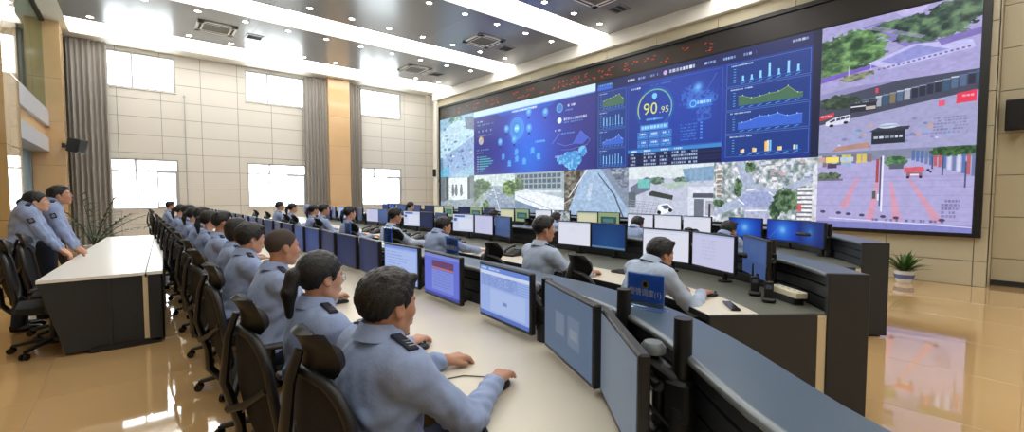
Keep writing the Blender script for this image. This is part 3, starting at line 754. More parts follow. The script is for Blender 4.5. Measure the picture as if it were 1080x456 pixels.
def pic_mon(kind):
    p = Pic(256, 150, (0.80, 0.83, 0.92))
    r = np.random.default_rng(3)
    if kind == 'table':        # pale blue window with rows and a small dialog
        p.rect(0, 0, 256, 150, (0.62, 0.71, 0.92)); p.rect(0, 0, 256, 14, (0.42, 0.55, 0.86)); p.rect(0, 14, 256, 24, (0.82, 0.87, 0.97)); p.dashes(6, 4, 110, 6, WH, 0.9, 1)
        for i in range(5): p.rect(0, 30 + i * 7, 256, 32 + i * 7, (0.50, 0.60, 0.86)); p.dashes(8, 26 + i * 7, 200, 3, (0.25, 0.32, 0.60), 0.6, i)
        p.rect(60, 66, 240, 132, (0.68, 0.76, 0.94)); p.rect(128, 96, 150, 106, (0.48, 0.56, 0.78)); p.rect(0, 138, 256, 150, (0.35, 0.46, 0.76))
    elif kind == 'grey':
        p.rect(0, 0, 256, 150, (0.33, 0.40, 0.50)); p.rect(70, 50, 120, 100, (0.42, 0.48, 0.56)); p.rect(140, 44, 200, 110, (0.40, 0.46, 0.55)); p.rect(150, 70, 190, 92, (0.48, 0.52, 0.58))
    elif kind == 'blankgrey': p.rect(0, 0, 256, 150, (0.40, 0.44, 0.49)); p.glow(128, 60, 120, (0.45, 0.49, 0.53), 0.6)
    elif kind == 'purple':
        p.rect(0, 0, 256, 150, (0.40, 0.45, 0.85)); p.rect(0, 0, 256, 12, (0.50, 0.55, 0.85)); p.rect(60, 22, 220, 46, (0.42, 0.26, 0.42)); p.rect(60, 46, 220, 52, (0.75, 0.45, 0.45)); p.rect(60, 56, 220, 130, (0.50, 0.56, 0.88)); p.rect(0, 140, 256, 150, (0.28, 0.30, 0.66))
        for i in range(6): p.dashes(70, 62 + i * 10, 200, 3, (0.30, 0.34, 0.66), 0.6, i)
    elif kind == 'page':
        p.rect(0, 0, 256, 150, (0.60, 0.70, 0.94)); p.rect(0, 0, 256, 10, (0.48, 0.58, 0.85)); p.rect(10, 16, 246, 144, (0.68, 0.76, 0.96))
        for i in range(9): p.dashes(20, 24 + i * 12, 120 + 100 * r.random(), 4, (0.35, 0.42, 0.70), 0.6, i)
    elif kind == 'white':
        p.rect(0, 0, 256, 150, (0.90, 0.91, 0.97)); p.rect(0, 0, 256, 9, (0.80, 0.84, 0.93)); p.dashes(10, 16, 200, 3, (0.55, 0.60, 0.75), 0.6, 2)
        for i in range(3): p.dashes(90, 40 + i * 12, 150, 3, (0.60, 0.64, 0.78), 0.5, i + 5)
    elif kind == 'lilac':
        p.rect(0, 0, 256, 150, (0.80, 0.80, 0.93)); p.rect(0, 0, 256, 8, (0.70, 0.74, 0.90))
        for i in range(6): p.dashes(60, 26 + i * 16, 150, 6, (0.66, 0.69, 0.84), 0.6, i)
    elif kind == 'dimblue':
        p.rect(0, 0, 256, 150, (0.24, 0.33, 0.52)); p.rect(16, 10, 240, 90, (0.26, 0.36, 0.57)); p.rect(80, 24, 150, 60, (0.30, 0.40, 0.60), 0.6)
    elif kind == 'darkblue':
        p.rect(0, 0, 256, 150, (0.09, 0.20, 0.42)); p.glow(128, 130, 130, (0.14, 0.34, 0.56), 0.7); p.rect(0, 138, 256, 150, (0.35, 0.50, 0.66))
    elif kind == 'desk':
        p.rect(0, 0, 256, 150, (0.05, 0.18, 0.62)); p.glow(128, 70, 90, (0.20, 0.52, 0.95), 0.9); p.glow(128, 66, 24, (0.62, 0.85, 0.98), 0.7); p.rect(0, 138, 256, 150, (0.08, 0.16, 0.40)); p.line(20, 130, 110, 40, (0.35, 0.65, 0.98), 6, 0.4)
    elif kind == 'deskdim':
        p.rect(0, 0, 256, 150, (0.04, 0.13, 0.44)); p.glow(110, 70, 80, (0.12, 0.36, 0.72), 0.9); p.glow(120, 66, 22, (0.35, 0.62, 0.75), 0.6)
    elif kind == 'cream': p.rect(0, 0, 256, 150, (0.82, 0.81, 0.68)); p.rect(0, 0, 256, 12, (0.50, 0.62, 0.62)); p.rect(20, 30, 236, 120, (0.86, 0.85, 0.72))
    elif kind == 'green':
        p.rect(0, 0, 256, 150, (0.58, 0.66, 0.48)); p.rect(30, 40, 226, 116, (0.20, 0.34, 0.34)); p.rect(60, 60, 190, 96, (0.30, 0.50, 0.52))
    elif kind == 'photo':
        p.trees(np.ones_like(p.xx) > 0, 4, (0.20, 0.26, 0.28), (0.82, 0.84, 0.86), 34); p.rect(110, 20, 140, 140, (0.75, 0.78, 0.80), 0.8)
    elif kind == 'dark': p.rect(0, 0, 256, 150, (0.07, 0.11, 0.26)); p.glow(128, 150, 150, (0.11, 0.16, 0.34), 0.8)
    elif kind == 'slate': p.rect(0, 0, 256, 150, (0.14, 0.21, 0.42)); p.glow(128, 60, 120, (0.20, 0.28, 0.50), 0.8)
    elif kind == 'bluewhite':
        p.rect(0, 0, 256, 150, (0.82, 0.86, 0.95)); p.rect(20, 8, 150, 24, (0.25, 0.38, 0.72)); p.rect(10, 34, 50, 60, (0.30, 0.40, 0.66)); p.rect(70, 36, 240, 130, (0.88, 0.90, 0.97))
    return p.a
# ------------------------------------------------------------------ the setting
FLOOR = thing('floor', kind='structure')
slab('screed', -4.5, 13, -6.0, 19.0, -0.08, -0.004, M['grout'], FLOOR)
TS = 1.2
bm = bmesh.new(); box(bm, -TS / 2 + .0015, TS / 2 - .0015, -TS / 2 + .0015, TS / 2 - .0015, -0.012, 0.0, 0.001)
tile0 = fin('floor_tile', bm, M['tile'], FLOOR)
first = True
for i in range(14):
    for j in range(19):
        x, y = -4.2 + i * TS + .6, -3.6 + j * TS + .6
        if x > 12.8 or y > 18.9: continue
        o = tile0 if first else meshobj('floor_tile', tile0.data, FLOOR)
        o.location = (x, y, 0); first = False
slab('floor_edge', -4.2, 12.9, -5.9, -3.62, -0.012, 0.0, M['tile'], FLOOR)

YW = 18.5
def panel_wall(parent, axis, fixed, u0, u1, zs, us, holes, m, thick=0.02, gap=0.006, name='wall_panel'):
    """cladding panels in a grid over a wall plane, notched around the holes; axis 'x': along x on plane y=fixed (face to -y); 'y': along y on plane x=fixed (face to -x)"""
    for a, b in zip(us[:-1], us[1:]):
        for z0, z1 in zip(zs[:-1], zs[1:]):
            rects = [(a, b, z0, z1)]
            for h in holes:
                nr = []
                for r in rects:
                    ax, bx, az, bz = r
                    hx0, hx1, hz0, hz1 = max(ax, h[0]), min(bx, h[1]), max(az, h[2]), min(bz, h[3])
                    if hx0 >= hx1 or hz0 >= hz1: nr.append(r); continue
                    if ax < hx0: nr.append((ax, hx0, az, bz))
                    if hx1 < bx: nr.append((hx1, bx, az, bz))
                    if az < hz0: nr.append((hx0, hx1, az, hz0))
                    if hz1 < bz: nr.append((hx0, hx1, hz1, bz))
                rects = nr
            rects = [r for r in rects if r[1] - r[0] > .02 and r[3] - r[2] > .02]
            if not rects: continue
            bm = bmesh.new()
            for r in rects:
                e = [gap if abs(r[0] - a) < 1e-6 else 0, gap if abs(r[1] - b) < 1e-6 else 0, gap if abs(r[2] - z0) < 1e-6 else 0, gap if abs(r[3] - z1) < 1e-6 else 0]
                if axis == 'x': box(bm, r[0] + e[0], r[1] - e[1], fixed - thick, fixed, r[2] + e[2], r[3] - e[3])
                else: box(bm, fixed - thick, fixed, r[0] + e[0], r[1] - e[1], r[2] + e[2], r[3] - e[3])
            fin(name, bm, m, parent)

WIN = [(-0.5, 1.2), (3.2, 5.2), (7.28, 9.23)]
UP, LO = (4.86, 5.98), (1.05, 2.66)
holes = [(a, b, *z) for a, b in WIN for z in (UP, LO)]
WF = thing('wall_window_side', kind='structure')
bm = bmesh.new()
xs = [-4.5] + [v for w in WIN for v in w] + [11.3]
for a, b in zip(xs[:-1], xs[1:]):
    if (a, b) in WIN:
        for z0, z1 in ((0, LO[0]), (LO[1], UP[0]), (UP[1], 6.6)): box(bm, a, b, YW, YW + .28, z0, z1)
    else: box(bm, a, b, YW, YW + .28, 0, 6.6)
fin('wall_core', bm, M['joint'], WF)
us = [-1.35 + 1.075 * i for i in range(12)] + [11.1]
us = [u for u in us if u < 10.9] + [11.1]
zs = [0, .57, 1.14, 1.71, 2.28, 2.85, 3.42, 3.99, 4.56, 5.13, 5.70, 6.12]
panel_wall(WF, 'x', YW, -1.35, 11.1, zs, us, holes, M['wallpanel'])

def window(name, a, b, z0, z1, upper):
    w = thing(name, kind='structure')
    t = .05
    y0, y1 = YW + .02, YW + .10
    bm = bmesh.new()
    box(bm, a, b, y0, y1, z0, z0 + t); box(bm, a, b, y0, y1, z1 - t, z1); box(bm, a, a + t, y0, y1, z0 + t, z1 - t); box(bm, b - t, b, y0, y1, z0 + t, z1 - t)
    fin('window_frame', bm, M['alu'], w)
    L = b - a
    if upper:
        ms = [(a + L * .36, .06), (a + L * .68, .03)]
        for x, ww in ms: slab('mullion', x - ww / 2, x + ww / 2, y0, y1, z0 + t, z1 - t, M['alu'], w)
        cells = [(a + t, ms[0][0] - .03, z0 + t, z1 - t), (ms[0][0] + .03, ms[1][0] - .015, z0 + t, z1 - t), (ms[1][0] + .015, b - t, z0 + t, z1 - t)]
    else:
        zt = z1 - .38
        slab('transom', a + t, b - t, y0, y1, zt - .025, zt + .025, M['alu'], w)
        m1, m2 = a + L * .36, a + L * .68
        slab('mullion', m1 - .03, m1 + .03, y0, y1, zt + .025, z1 - t, M['alu'], w)
        slab('mullion', m1 - .02, m1 + .02, y0, y1, z0 + t, zt - .025, M['alu'], w)
        bm = bmesh.new()   # opening sash on the right
        box(bm, m2 - .03, m2 + .01, y0 - .02, y1, z0 + t, zt - .025); box(bm, b - t - .04, b - t, y0 - .02, y1, z0 + t, zt - .025); box(bm, m2 + .01, b - t - .04, y0 - .02, y1, zt - .065, zt - .025); box(bm, m2 + .01, b - t - .04, y0 - .02, y1, z0 + t, z0 + t + .04)
        fin('sash', bm, M['alu'], w)
        cells = [(a + t, m1 - .03, zt + .025, z1 - t), (m1 + .03, b - t, zt + .025, z1 - t), (a + t, m1 - .02, z0 + t, zt - .025), (m1 + .02, m2 - .03, z0 + t, zt - .025), (m2 + .01, b - t - .04, z0 + t + .04, zt - .065)]
    for c in cells: slab('pane', c[0], c[1], YW + .055, YW + .061, c[2], c[3], M['pane'], w)
    bm = bmesh.new(); box(bm, a - .02, b + .02, YW - .05, YW + .02, z0 - .03, z0, .004)
    fin('window_sill', bm, M['wallpanel'], w)
n = 0
for a, b in WIN:
    for z, u in ((UP, True), (LO, False)):
        n += 1
        window('window_%d' % n, a, b, z[0], z[1], u)

# marble column between the two middle curtains, corner columns on the left
def column(name, x0, x1, y0, y1, z1, m, cap=None):
    c = thing(name, kind='structure')
    zs = [0, 1.15, 2.3, 3.45, 4.6, z1]
    for a, b in zip(zs[:-1], zs[1:]):
        bm = bmesh.new(); box(bm, x0, x1, y0, y1, a + .002, b - .002, .004)
        fin('stone_slab', bm, m, c)
    return c
column('trim_1', 5.97, 6.8, 18.08, YW - .02, 6.1, M['marble'])
column('trim_2', -1.95, -1.33, 16.9, 17.6, 6.1, M['marble'])
column('trim_3', -2.6, -1.40, 9.97, 11.2, 6.1, M['tanstone'])
column('trim_4', -2.6, -1.6, 3.4, 4.6, 6.1, M['tanstone'])

def curtain(x0, x1, y, z0, z1, label, folds, m, amp=.06, group=None, axis='x'):
    bm = bmesh.new()
    nu = folds * 8
    rng = random.Random(int(x0 * 100))
    ph = [rng.uniform(.75, 1.25) for _ in range(folds + 2)]
    def fn(u, v):
        k = u * folds
        a = amp * ph[int(k)] * (.55 + .45 * (1 - v))
        d = a * math.sin(2 * PI * k) + .012 * math.sin(2 * PI * k * .37 + v * 3)
        w = x0 + (x1 - x0) * u
        return (w, y + d, z0 + (z1 - z0) * v) if axis == 'x' else (y + d, w, z0 + (z1 - z0) * v)
    shell(bm, fn, nu, 8, .006)
    o = fin('curtain', bm, m, None, 60)
    return tag(o, label, 'curtain', group)
curtain(-1.32, -.46, 18.22, .02, 6.08, 'tall grey curtain gathered at the left end of the window wall', 7, M['curtain'])
curtain(5.12, 5.97, 18.25, .02, 6.02, 'tall grey curtain on the left side of the peach marble column', 7, M['curtain'])
curtain(6.81, 7.36, 18.25, .02, 6.02, 'narrow tall grey curtain on the right side of the peach marble column', 5, M['curtain'])

# wall conduit beside the first window
bm = bmesh.new(); tube(bm, [(1.42, YW - .05, .4), (1.42, YW - .05, 4.78)], .014, 8); box(bm, 1.39, 1.45, YW - .075, YW - .02, 4.76, 4.82, .005)
for z in (1.2, 2.4, 3.6): box(bm, 1.395, 1.445, YW - .06, YW - .02, z, z + .02)
tag(fin('wall_conduit', bm, M['alu'], None, 40), 'thin grey vertical conduit on the wall right of the leftmost windows', 'pipe')

# ---------------- right side: wall with the video wall
XV = 10.66
WR = thing('wall_screen_side', kind='structure')
bm = bmesh.new()
box(bm, XV + .02, 11.3, .46, 17.62, 0, 6.12)
fin('wall_core', bm, M['joint'], WR)
zsr = [0, .42, .98, 1.54, 2.10, 2.66, 3.22, 3.78, 4.34, 4.90, 5.45, 5.74]
usr = [.44, .62] + [1.75 + 1.62 * i for i in range(10)] + [17.62]
panel_wall(WR, 'y', XV + .02, .44, 17.62, zsr, usr, [(.6, 17.42, .88, 5.40)], M['rightpanel'], .025)
# return of the wall at its right end, faced with the same panels
for z0, z1 in zip(zsr[:-1], zsr[1:]): slab('wall_panel', XV - .005, 11.3, .435, .46, z0 + .004, z1 - .004, M['rightpanel'], WR)
# white pilaster and dark channel at the far left end of the screen
slab('end_pilaster', 10.55, 11.3, 17.62, 17.82, 0, 6.12, M['plaster'], WR)
slab('dark_channel', 10.75, 11.25, 17.84, 18.05, 0, 6.12, M['framedark'], WR)
slab('pale_return', 10.85, 11.25, 18.06, 18.46, 0, 6.12, M['plaster'], WR)
bm = bmesh.new()
box(bm, 10.50, 10.70, -6, 17.9, 5.74, 6.1)
fin('bulkhead_fascia', bm, M['plaster'], WR)
WR2 = thing('wall_right', kind='structure')
slab('wall_core', 11.12, 11.3, -6, .46, 0, 6.12, M['joint'], WR2)
panel_wall(WR2, 'y', 11.12, -6, .435, [0, .46, 1.16, 1.86, 2.56, 3.26, 3.96, 4.66, 5.36, 6.1], [-6, -4.9, -3.8, -2.7, -1.6, -.5, .435], [], M['rightpanel'], .025)
bm = bmesh.new(); box(bm, 11.06, 11.095, -6, .43, 0, .09); 
fin('baseboard_right', bm, M['console']).__setitem__('kind', 'structure')
WB = thing('wall_back', kind='structure')
slab('wall_core', -4.5, 11.3, -6.1, -5.9, 0, 6.6, M['wallpanel'], WB)
WL = thing('wall_left', kind='structure')
slab('wall_core', -4.5, -4.3, -5.9, YW, 0, 6.6, M['wallpanel'], WL)

# ---------------- left mezzanine: slab edge, frieze, parapet and glass screen between the columns
def balcony(y0, y1):
    x = -1.62
    b = thing('trim_balcony', kind='structure')
    slab('slab_edge', x - .5, x, y0, y1, 2.65, 3.03, M['parapet'], b, .004)
    slab('frieze', x - .3, x - .06, y0, y1, 3.03, 3.31, M['marble'], b)
    slab('parapet', x - .12, x + .02, y0, y1, 3.31, 3.74, M['parapet'], b, .004)
    slab('head_rail', x - .06, x + .02, y0, y1, 6.04, 6.12, M['black'], b)
    n = max(1, round((y1 - y0) / 1.9))
    for i in range(n):
        a = y0 + (y1 - y0) * i / n
        slab('glass_pane', x - .04, x - .03, a + .008, a + (y1 - y0) / n - .008, 3.74, 6.04, M['greenglass'], b)
    slab('floor_slab', -4.3, x - .5, y0, y1, 2.70, 3.0, M['plaster'], b)
balcony(11.2, 16.9)
balcony(4.6, 9.97)
balcony(-5.9, 3.4)
curtain(13.4, 16.85, -1.98, .02, 2.63, 'slate curtain drawn below the left balcony', 16, M['bluecurtain'], .05, None, 'y')
o = slab('wall_under_balcony', -2.6, -2.5, -5.9, YW, 0, 2.68, M['tanstone']); o.name = 'wall_left_lower'; o['kind'] = 'structure'

# added fill lights, out of view, brightening the space behind the balcony glass
for i, y in enumerate((-1.5, 2.0, 6.5, 8.8, 12.4, 14.2, 16.0)):
    o = thing('mezzanine_fill_light', 'added square fill light above the left mezzanine, %s from the back of the hall' % ORD[i], 'ceiling light', (-3.0, y, 6.5), 0, 'added fill lights above the mezzanine')
    slab('fill_light_frame', -.45, .45, -.45, .45, 0, .05, M['white'], o); slab('fill_light_panel', -.42, .42, -.42, .42, -.01, 0, M['cove'], o)
# ---------------- ceiling
CE = thing('ceiling', kind='structure')
slab('ceiling_deck', -4.5, 11.3, -6.1, 18.9, 6.56, 6.66, M['plaster'], CE)
ISL = [(13.34, 16.25), (9.18, 12.12), (5.10, 8.05), (1.05, 4.0), (-3.0, -.05)]
for y0, y1 in ISL:
    for a, b in ((-1.2, 2.73), (2.73, 6.66), (6.66, 10.5)):
        slab('ceiling_panel', a + .002, b - .002, y0, y1, 6.1, 6.15, M['ceil'], CE)
    bm = bmesh.new(); box(bm, -1.2, 10.5, y0 - .02, y0, 6.095, 6.17); box(bm, -1.2, 10.5, y1, y1 + .02, 6.095, 6.17)
    fin('edge_trim', bm, M['plaster'], CE)
slab('side_soffit', -2.2, -1.2, -6, 18.45, 6.1, 6.2, M['plaster'], CE)
slab('window_soffit', -1.2, 10.5, 17.75, YW - .02, 6.1, 6.2, M['plaster'], CE)
slab('back_soffit', -1.2, 10.5, -6, -4.1, 6.1, 6.2, M['plaster'], CE)
slab('side_soffit', 10.7, 11.3, -6, 18.45, 6.12, 6.2, M['plaster'], CE)
coves = [(16.27, 17.75, 'next to the windows'), (12.14, 13.32, 'between the first and second grey ceiling bands from the windows'), (8.07, 9.16, 'between the second and third grey ceiling bands from the windows'),
         (4.02, 5.08, 'over the near consoles'), (-.03, 1.03, 'directly above the camera'), (-4.1, -3.02, 'at the back of the hall')]
for y0, y1, t in coves:
    o = thing('cove_light', 'long luminous cream ceiling cove ' + t, 'ceiling light', (4.65, (y0 + y1) / 2, 6.17))
    d = (y1 - y0) / 2
    bm = bmesh.new(); box(bm, -5.85, 5.85, -d, d, .0, .02); fin('light_panel', bm, M['cove'], o)
    bm = bmesh.new(); box(bm, -5.85, 5.85, -d, d, .022, .06); fin('cove_tray', bm, M['white'], o)

bm = bmesh.new(); lathe(bm, [(.055, -.004), (.085, -.012), (.085, 0), (.055, 0)], n=16)
rim = fin('downlight_rim', bm, M['white'], None, 40)
bm = bmesh.new(); lathe(bm, [(0, -.006), (.07, -.006), (.07, 0.0), (0, 0.0)], n=16)
lens = fin('downlight_lens', bm, M['spot'], None, 40)
DL0 = thing('downlight', '', 'ceiling light', (0, 0, 0)); rim.parent = DL0; lens.parent = DL0
rows = [(15.95, 'nearest the windows'), (13.70, 'second from the windows'), (11.70, 'third from the windows'), (9.53, 'fourth from the windows'), (7.72, 'fifth from the windows'), (5.45, 'sixth from the windows'), (3.6, 'seventh from the windows'), (1.4, 'eighth from the windows')]
k = 0
for y, t in rows:
    for i in range(11):
        o = DL0 if k == 0 else copy_tree(DL0)
        k += 1
        o.location = (-.68 + i * 1.035, y, 6.1)
        o['label'] = 'round ceiling downlight, %s from the left in the row %s' % (ORD[i], t)
        o['group'] = 'downlights in the grey ceiling bands'

def cassette(x, y, rz, label):
    o = thing('air_conditioner', label, 'air conditioner', (x, y, 6.1), rz)
    bm = bmesh.new()
    s = .46
    for a in range(4):
        r = Matrix.Rotation(a * PI / 2, 3, 'Z')
        old = set(bm.verts)
        box(bm, -s, s, s - .16, s, -.035, 0, .008)
        for v in bm.verts:
            if v not in old: v.co = r @ v.co
    fin('face_plate', bm, M['white'], o)
    bm = bmesh.new(); box(bm, -.30, .30, -.30, .30, -.022, 0); fin('intake_grille', bm, M['ventgrey'], o)
    for a in range(4):
        bm = bmesh.new(); box(bm, -.27, .27, .35, .40, -.038, -.03); r = Matrix.Rotation(a * PI / 2, 4, 'Z')
        bm.transform(r); fin('air_slot', bm, M['darkslot'], o)
def vent(x, y, label):
    o = thing('ceiling_vent', label, 'vent', (x, y, 6.1))
    bm = bmesh.new()
    box(bm, -.22, .22, -.22, -.18, -.015, 0); box(bm, -.22, .22, .18, .22, -.015, 0); box(bm, -.22, -.18, -.18, .18, -.015, 0); box(bm, .18, .22, -.18, .18, -.015, 0)
    fin('vent_frame', bm, M['ceil'], o)
    for i in range(2): slab('slot', -.18, .18, -.14 + i * .17, -.03 + i * .17, -.01, 0, M['darkslot'], o)
for x, y, t in ((1.9, 14.75, 'leftmost on the ceiling band by the windows'), (8.0, 14.85, 'far right on the ceiling band by the windows'), (8.1, 10.8, 'on the second ceiling band from the windows'), (8.3, 6.7, 'on the third ceiling band, nearest the big screen')):
    cassette(x, y, 0, 'white ceiling air conditioner ' + t)
    vent(x + .95, y + .12, 'square ceiling vent right of cassette ' + t)

# ---------------- speakers on the walls
def speaker(loc, rz, tilt, s, label):
    o = thing('wall_speaker', label, 'speaker', loc, rz)
    bm = bmesh.new()
    w, h, d = s
    vs = box(bm, -d / 2, d / 2, -w / 2, w / 2, -h / 2, h / 2, .012)
    for v in bm.verts: v.co.y *= 1 - .25 * (v.co.x < 0)
    bm.transform(Matrix.Rotation(tilt, 4, 'Y')); fin('cabinet', bm, M['black'], o)
    bm = bmesh.new(); box(bm, d / 2, d / 2 + .008, -w / 2 + .02, w / 2 - .02, -h / 2 + .03, h / 2 - .02, .006); bm.transform(Matrix.Rotation(tilt, 4, 'Y')); fin('grille', bm, M['mesh'], o)
    bm = bmesh.new(); tube(bm, [(-d / 2, 0, 0), (-d / 2 - .14, 0, 0)], .02, 8); box(bm, -d / 2 - .15, -d / 2 - .12, -.05, .05, -.06, .06); fin('bracket', bm, M['rubber'], o)
speaker((10.86, .2, 2.82), PI, .12, (.30, .50, .28), 'black wall speaker on the beige wall right of the video wall')
speaker((-1.10, 16.72, 2.84), -.5, .2, (.34, .36, .3), 'black wall speaker on the column left of the tall curtain')
speaker((10.50, 17.75, 2.5), PI, .0, (.12, .34, .12), 'slim dark wall speaker on the pilaster at the far end of the screen')

# ---------------- the video wall
VW = thing('video_wall', 'huge black-framed video wall of camera feeds and blue dashboards on the right wall', 'video wall', (XV, 9, .84))
VW.rotation_euler = (0, 0, 0)
def vw(x, y, z): return Vector((x - XV, y - 9, z - .84))
bm = bmesh.new()
Y0, Y1, Z0, Z1 = .54, 17.44, .82, 5.43
for (a, b, c, d) in ((Y0, Y0 + .10, Z0, Z1), (Y1 - .07, Y1, Z0, Z1), (Y0 + .10, Y1 - .07, Z0, Z0 + .07), (Y0 + .10, Y1 - .07, Z1 - .09, Z1)):
    p0, p1 = vw(10.54, a, c), vw(10.67, b, d)
    box(bm, p0.x, p1.x, p0.y, p1.y, p0.z, p1.z, .006)
fin('frame', bm, M['framedark'], VW)
bm = bmesh.new(); p0, p1 = vw(10.60, Y0 + .1, Z0 + .07), vw(10.67, Y1 - .07, Z1 - .09); box(bm, p0.x, p1.x, p0.y, p1.y, p0.z, p1.z); fin('backing', bm, M['framedark'], VW)
def screen(name, ya, yb, z0, z1, arr):
    """ya > yb : left and right edge as seen from the room"""
    x = 10.585
    m = imgmat(name, arr, WALLSCREEN)
    return quadscreen(name, [vw(x, ya, z1), vw(x, yb, z1), vw(x, yb, z0), vw(x, ya, z0)], m, VW)
ZB, ZM, ZT = .89, 2.29, 4.83
screen('ticker_display', 17.36, .65, 4.86, 5.33, pic_led())
screen('street_feed', 17.36, 14.78, ZM, ZT, pic_left_top())
screen('entrance_feed', 17.36, 14.78, ZB, ZM, pic_left_bottom())
screen('globe_dashboard', 14.78, 8.58, ZM, ZT, pic_dash_a())
screen('score_dashboard', 8.58, 2.86, ZM, ZT, pic_dash_b())
screen('avenue_feed', 14.78, 12.25, ZB, ZM, pic_avenue())
screen('building_feed', 12.25, 9.82, ZB, ZM, pic_building())
screen('road_feed', 9.82, 7.38, ZB, ZM, pic_road())
screen('car_park_feed', 7.38, 4.98, ZB, ZM, pic_carpark())
screen('junction_feed', 4.98, 2.86, ZB, ZM, pic_junction())
screen('park_feed', 2.86, .65, 3.60, 4.83, pic_park())
screen('market_feed', 2.86, .65, 2.36, 3.60, pic_market())
screen('plaza_feed', 2.86, .65, ZB, 2.36, pic_plaza())
# ------------------------------------------------------------------ figures: smooth distance fields turned into one continuous surface
class Field:
    def __init__(s, lo, hi, vox):
        s.v = vox
        s.lo = np.array(lo, float)
        s.n = np.ceil((np.array(hi, float) - s.lo) / vox).astype(int) + 1
        s.f = np.full(s.n, 0.5, np.float32)
        s.ax = [s.lo[i] + vox * np.arange(s.n[i]) for i in range(3)]
    def _sub(s, lo, hi):
        i0 = np.clip(np.floor((np.array(lo) - s.lo) / s.v).astype(int), 0, s.n); i1 = np.clip(np.ceil((np.array(hi) - s.lo) / s.v).astype(int) + 1, 0, s.n)
        if np.any(i1 <= i0): return None
        sl = tuple(slice(a, b) for a, b in zip(i0, i1))
        P = np.meshgrid(*[s.ax[i][sl[i]] for i in range(3)], indexing='ij', sparse=True)
        return sl, P
    def _mix(s, sl, d, k, sub=False):
        a = s.f[sl]
        if sub:
            h = np.maximum(k - np.abs(a + d), 0) / k
            s.f[sl] = np.maximum(a, -d) + h * h * k * 0.25
        else:
            h = np.maximum(k - np.abs(a - d), 0) / k
            s.f[sl] = np.minimum(a, d) - h * h * k * 0.25
    def cap(s, a, b, ra, rb=None, k=.02, sub=False):
        a, b = np.array(a, float), np.array(b, float)
        rb = ra if rb is None else rb
        r = max(ra, rb) + k + 2 * s.v
        q = s._sub(np.minimum(a, b) - r, np.maximum(a, b) + r)
        if q is None: return
        sl, (X, Y, Z) = q
        ab = b - a
        L = max(ab @ ab, 1e-9)
        t = np.clip(((X - a[0]) * ab[0] + (Y - a[1]) * ab[1] + (Z - a[2]) * ab[2]) / L, 0, 1)
        d = np.sqrt((X - a[0] - t * ab[0]) ** 2 + (Y - a[1] - t * ab[1]) ** 2 + (Z - a[2] - t * ab[2]) ** 2) - (ra + t * (rb - ra))
        s._mix(sl, d.astype(np.float32), k, sub)
    def ell(s, c, r, R=None, k=.02, sub=False):
        c, r = np.array(c, float), np.array(r, float)
        m = r.max() + k + 2 * s.v
        q = s._sub(c - m, c + m)
        if q is None: return
        sl, (X, Y, Z) = q
        X, Y, Z = X - c[0], Y - c[1], Z - c[2]
        if R is not None:
            X, Y, Z = R[0, 0] * X + R[1, 0] * Y + R[2, 0] * Z, R[0, 1] * X + R[1, 1] * Y + R[2, 1] * Z, R[0, 2] * X + R[1, 2] * Y + R[2, 2] * Z
        k0 = np.sqrt((X / r[0]) ** 2 + (Y / r[1]) ** 2 + (Z / r[2]) ** 2)
        k1 = np.sqrt((X / r[0] ** 2) ** 2 + (Y / r[1] ** 2) ** 2 + (Z / r[2] ** 2) ** 2) + 1e-9
        s._mix(sl, (k0 * (k0 - 1) / k1).astype(np.float32), k, sub)
    def mesh(s, name):
        f = s.f
        ins = f < 0
        nx, ny, nz = f.shape
        c = ins[:-1, :-1, :-1].astype(np.int8)
        for dx, dy, dz in ((1, 0, 0), (0, 1, 0), (0, 0, 1), (1, 1, 0), (1, 0, 1), (0, 1, 1), (1, 1, 1)):
            c = c + ins[dx:nx - 1 + dx, dy:ny - 1 + dy, dz:nz - 1 + dz]
        act = (c > 0) & (c < 8)
        idx = np.full(act.shape, -1, np.int64)
        I = np.argwhere(act)
        idx[act] = np.arange(len(I))
        acc = np.zeros((len(I), 3)); cnt = np.zeros(len(I))
        cor = [(0, 0, 0), (1, 0, 0), (0, 1, 0), (0, 0, 1), (1, 1, 0), (1, 0, 1), (0, 1, 1), (1, 1, 1)]
        val = {q: f[I[:, 0] + q[0], I[:, 1] + q[1], I[:, 2] + q[2]] for q in cor}
        for a in cor:
            for b in cor:
                if sum(b) == sum(a) + 1 and all(y >= x for x, y in zip(a, b)):
                    va, vb = val[a], val[b]
                    m = (va < 0) != (vb < 0)
                    t = va[m] / (va[m] - vb[m])
                    p = np.array(a) + t[:, None] * (np.array(b) - np.array(a))
                    acc[m] += p; cnt[m] += 1
        V = s.lo + s.v * (I + acc / np.maximum(cnt, 1)[:, None])
        F = []
        for axis in range(3):
            sl0 = [slice(None)] * 3; sl1 = [slice(None)] * 3
            sl0[axis] = slice(0, -1); sl1[axis] = slice(1, None)
            A, B = ins[tuple(sl0)], ins[tuple(sl1)]
            E = np.argwhere(A != B)
            o = [i for i in range(3) if i != axis]
            ok = (E[:, o[0]] > 0) & (E[:, o[1]] > 0) & (E[:, o[0]] < f.shape[o[0]] - 1) & (E[:, o[1]] < f.shape[o[1]] - 1)
            E = E[ok]
            if not len(E): continue
            inside_first = A[E[:, 0], E[:, 1], E[:, 2]]
            def at(d0, d1):
                q = E.copy(); q[:, o[0]] += d0; q[:, o[1]] += d1
                return idx[q[:, 0], q[:, 1], q[:, 2]]
            q = np.stack([at(-1, -1), at(0, -1), at(0, 0), at(-1, 0)], 1)
            flip = inside_first if axis != 1 else ~inside_first
            q[~flip] = q[~flip][:, ::-1]
            F.append(q)
        F = np.concatenate(F) if F else np.zeros((0, 4), int)
        F = F[(F >= 0).all(1)]
        me = bpy.data.meshes.new(name)
        me.vertices.add(len(V)); me.vertices.foreach_set('co', V.astype(np.float32).ravel())
        me.loops.add(F.size); me.loops.foreach_set('vertex_index', F.astype(np.int32).ravel())
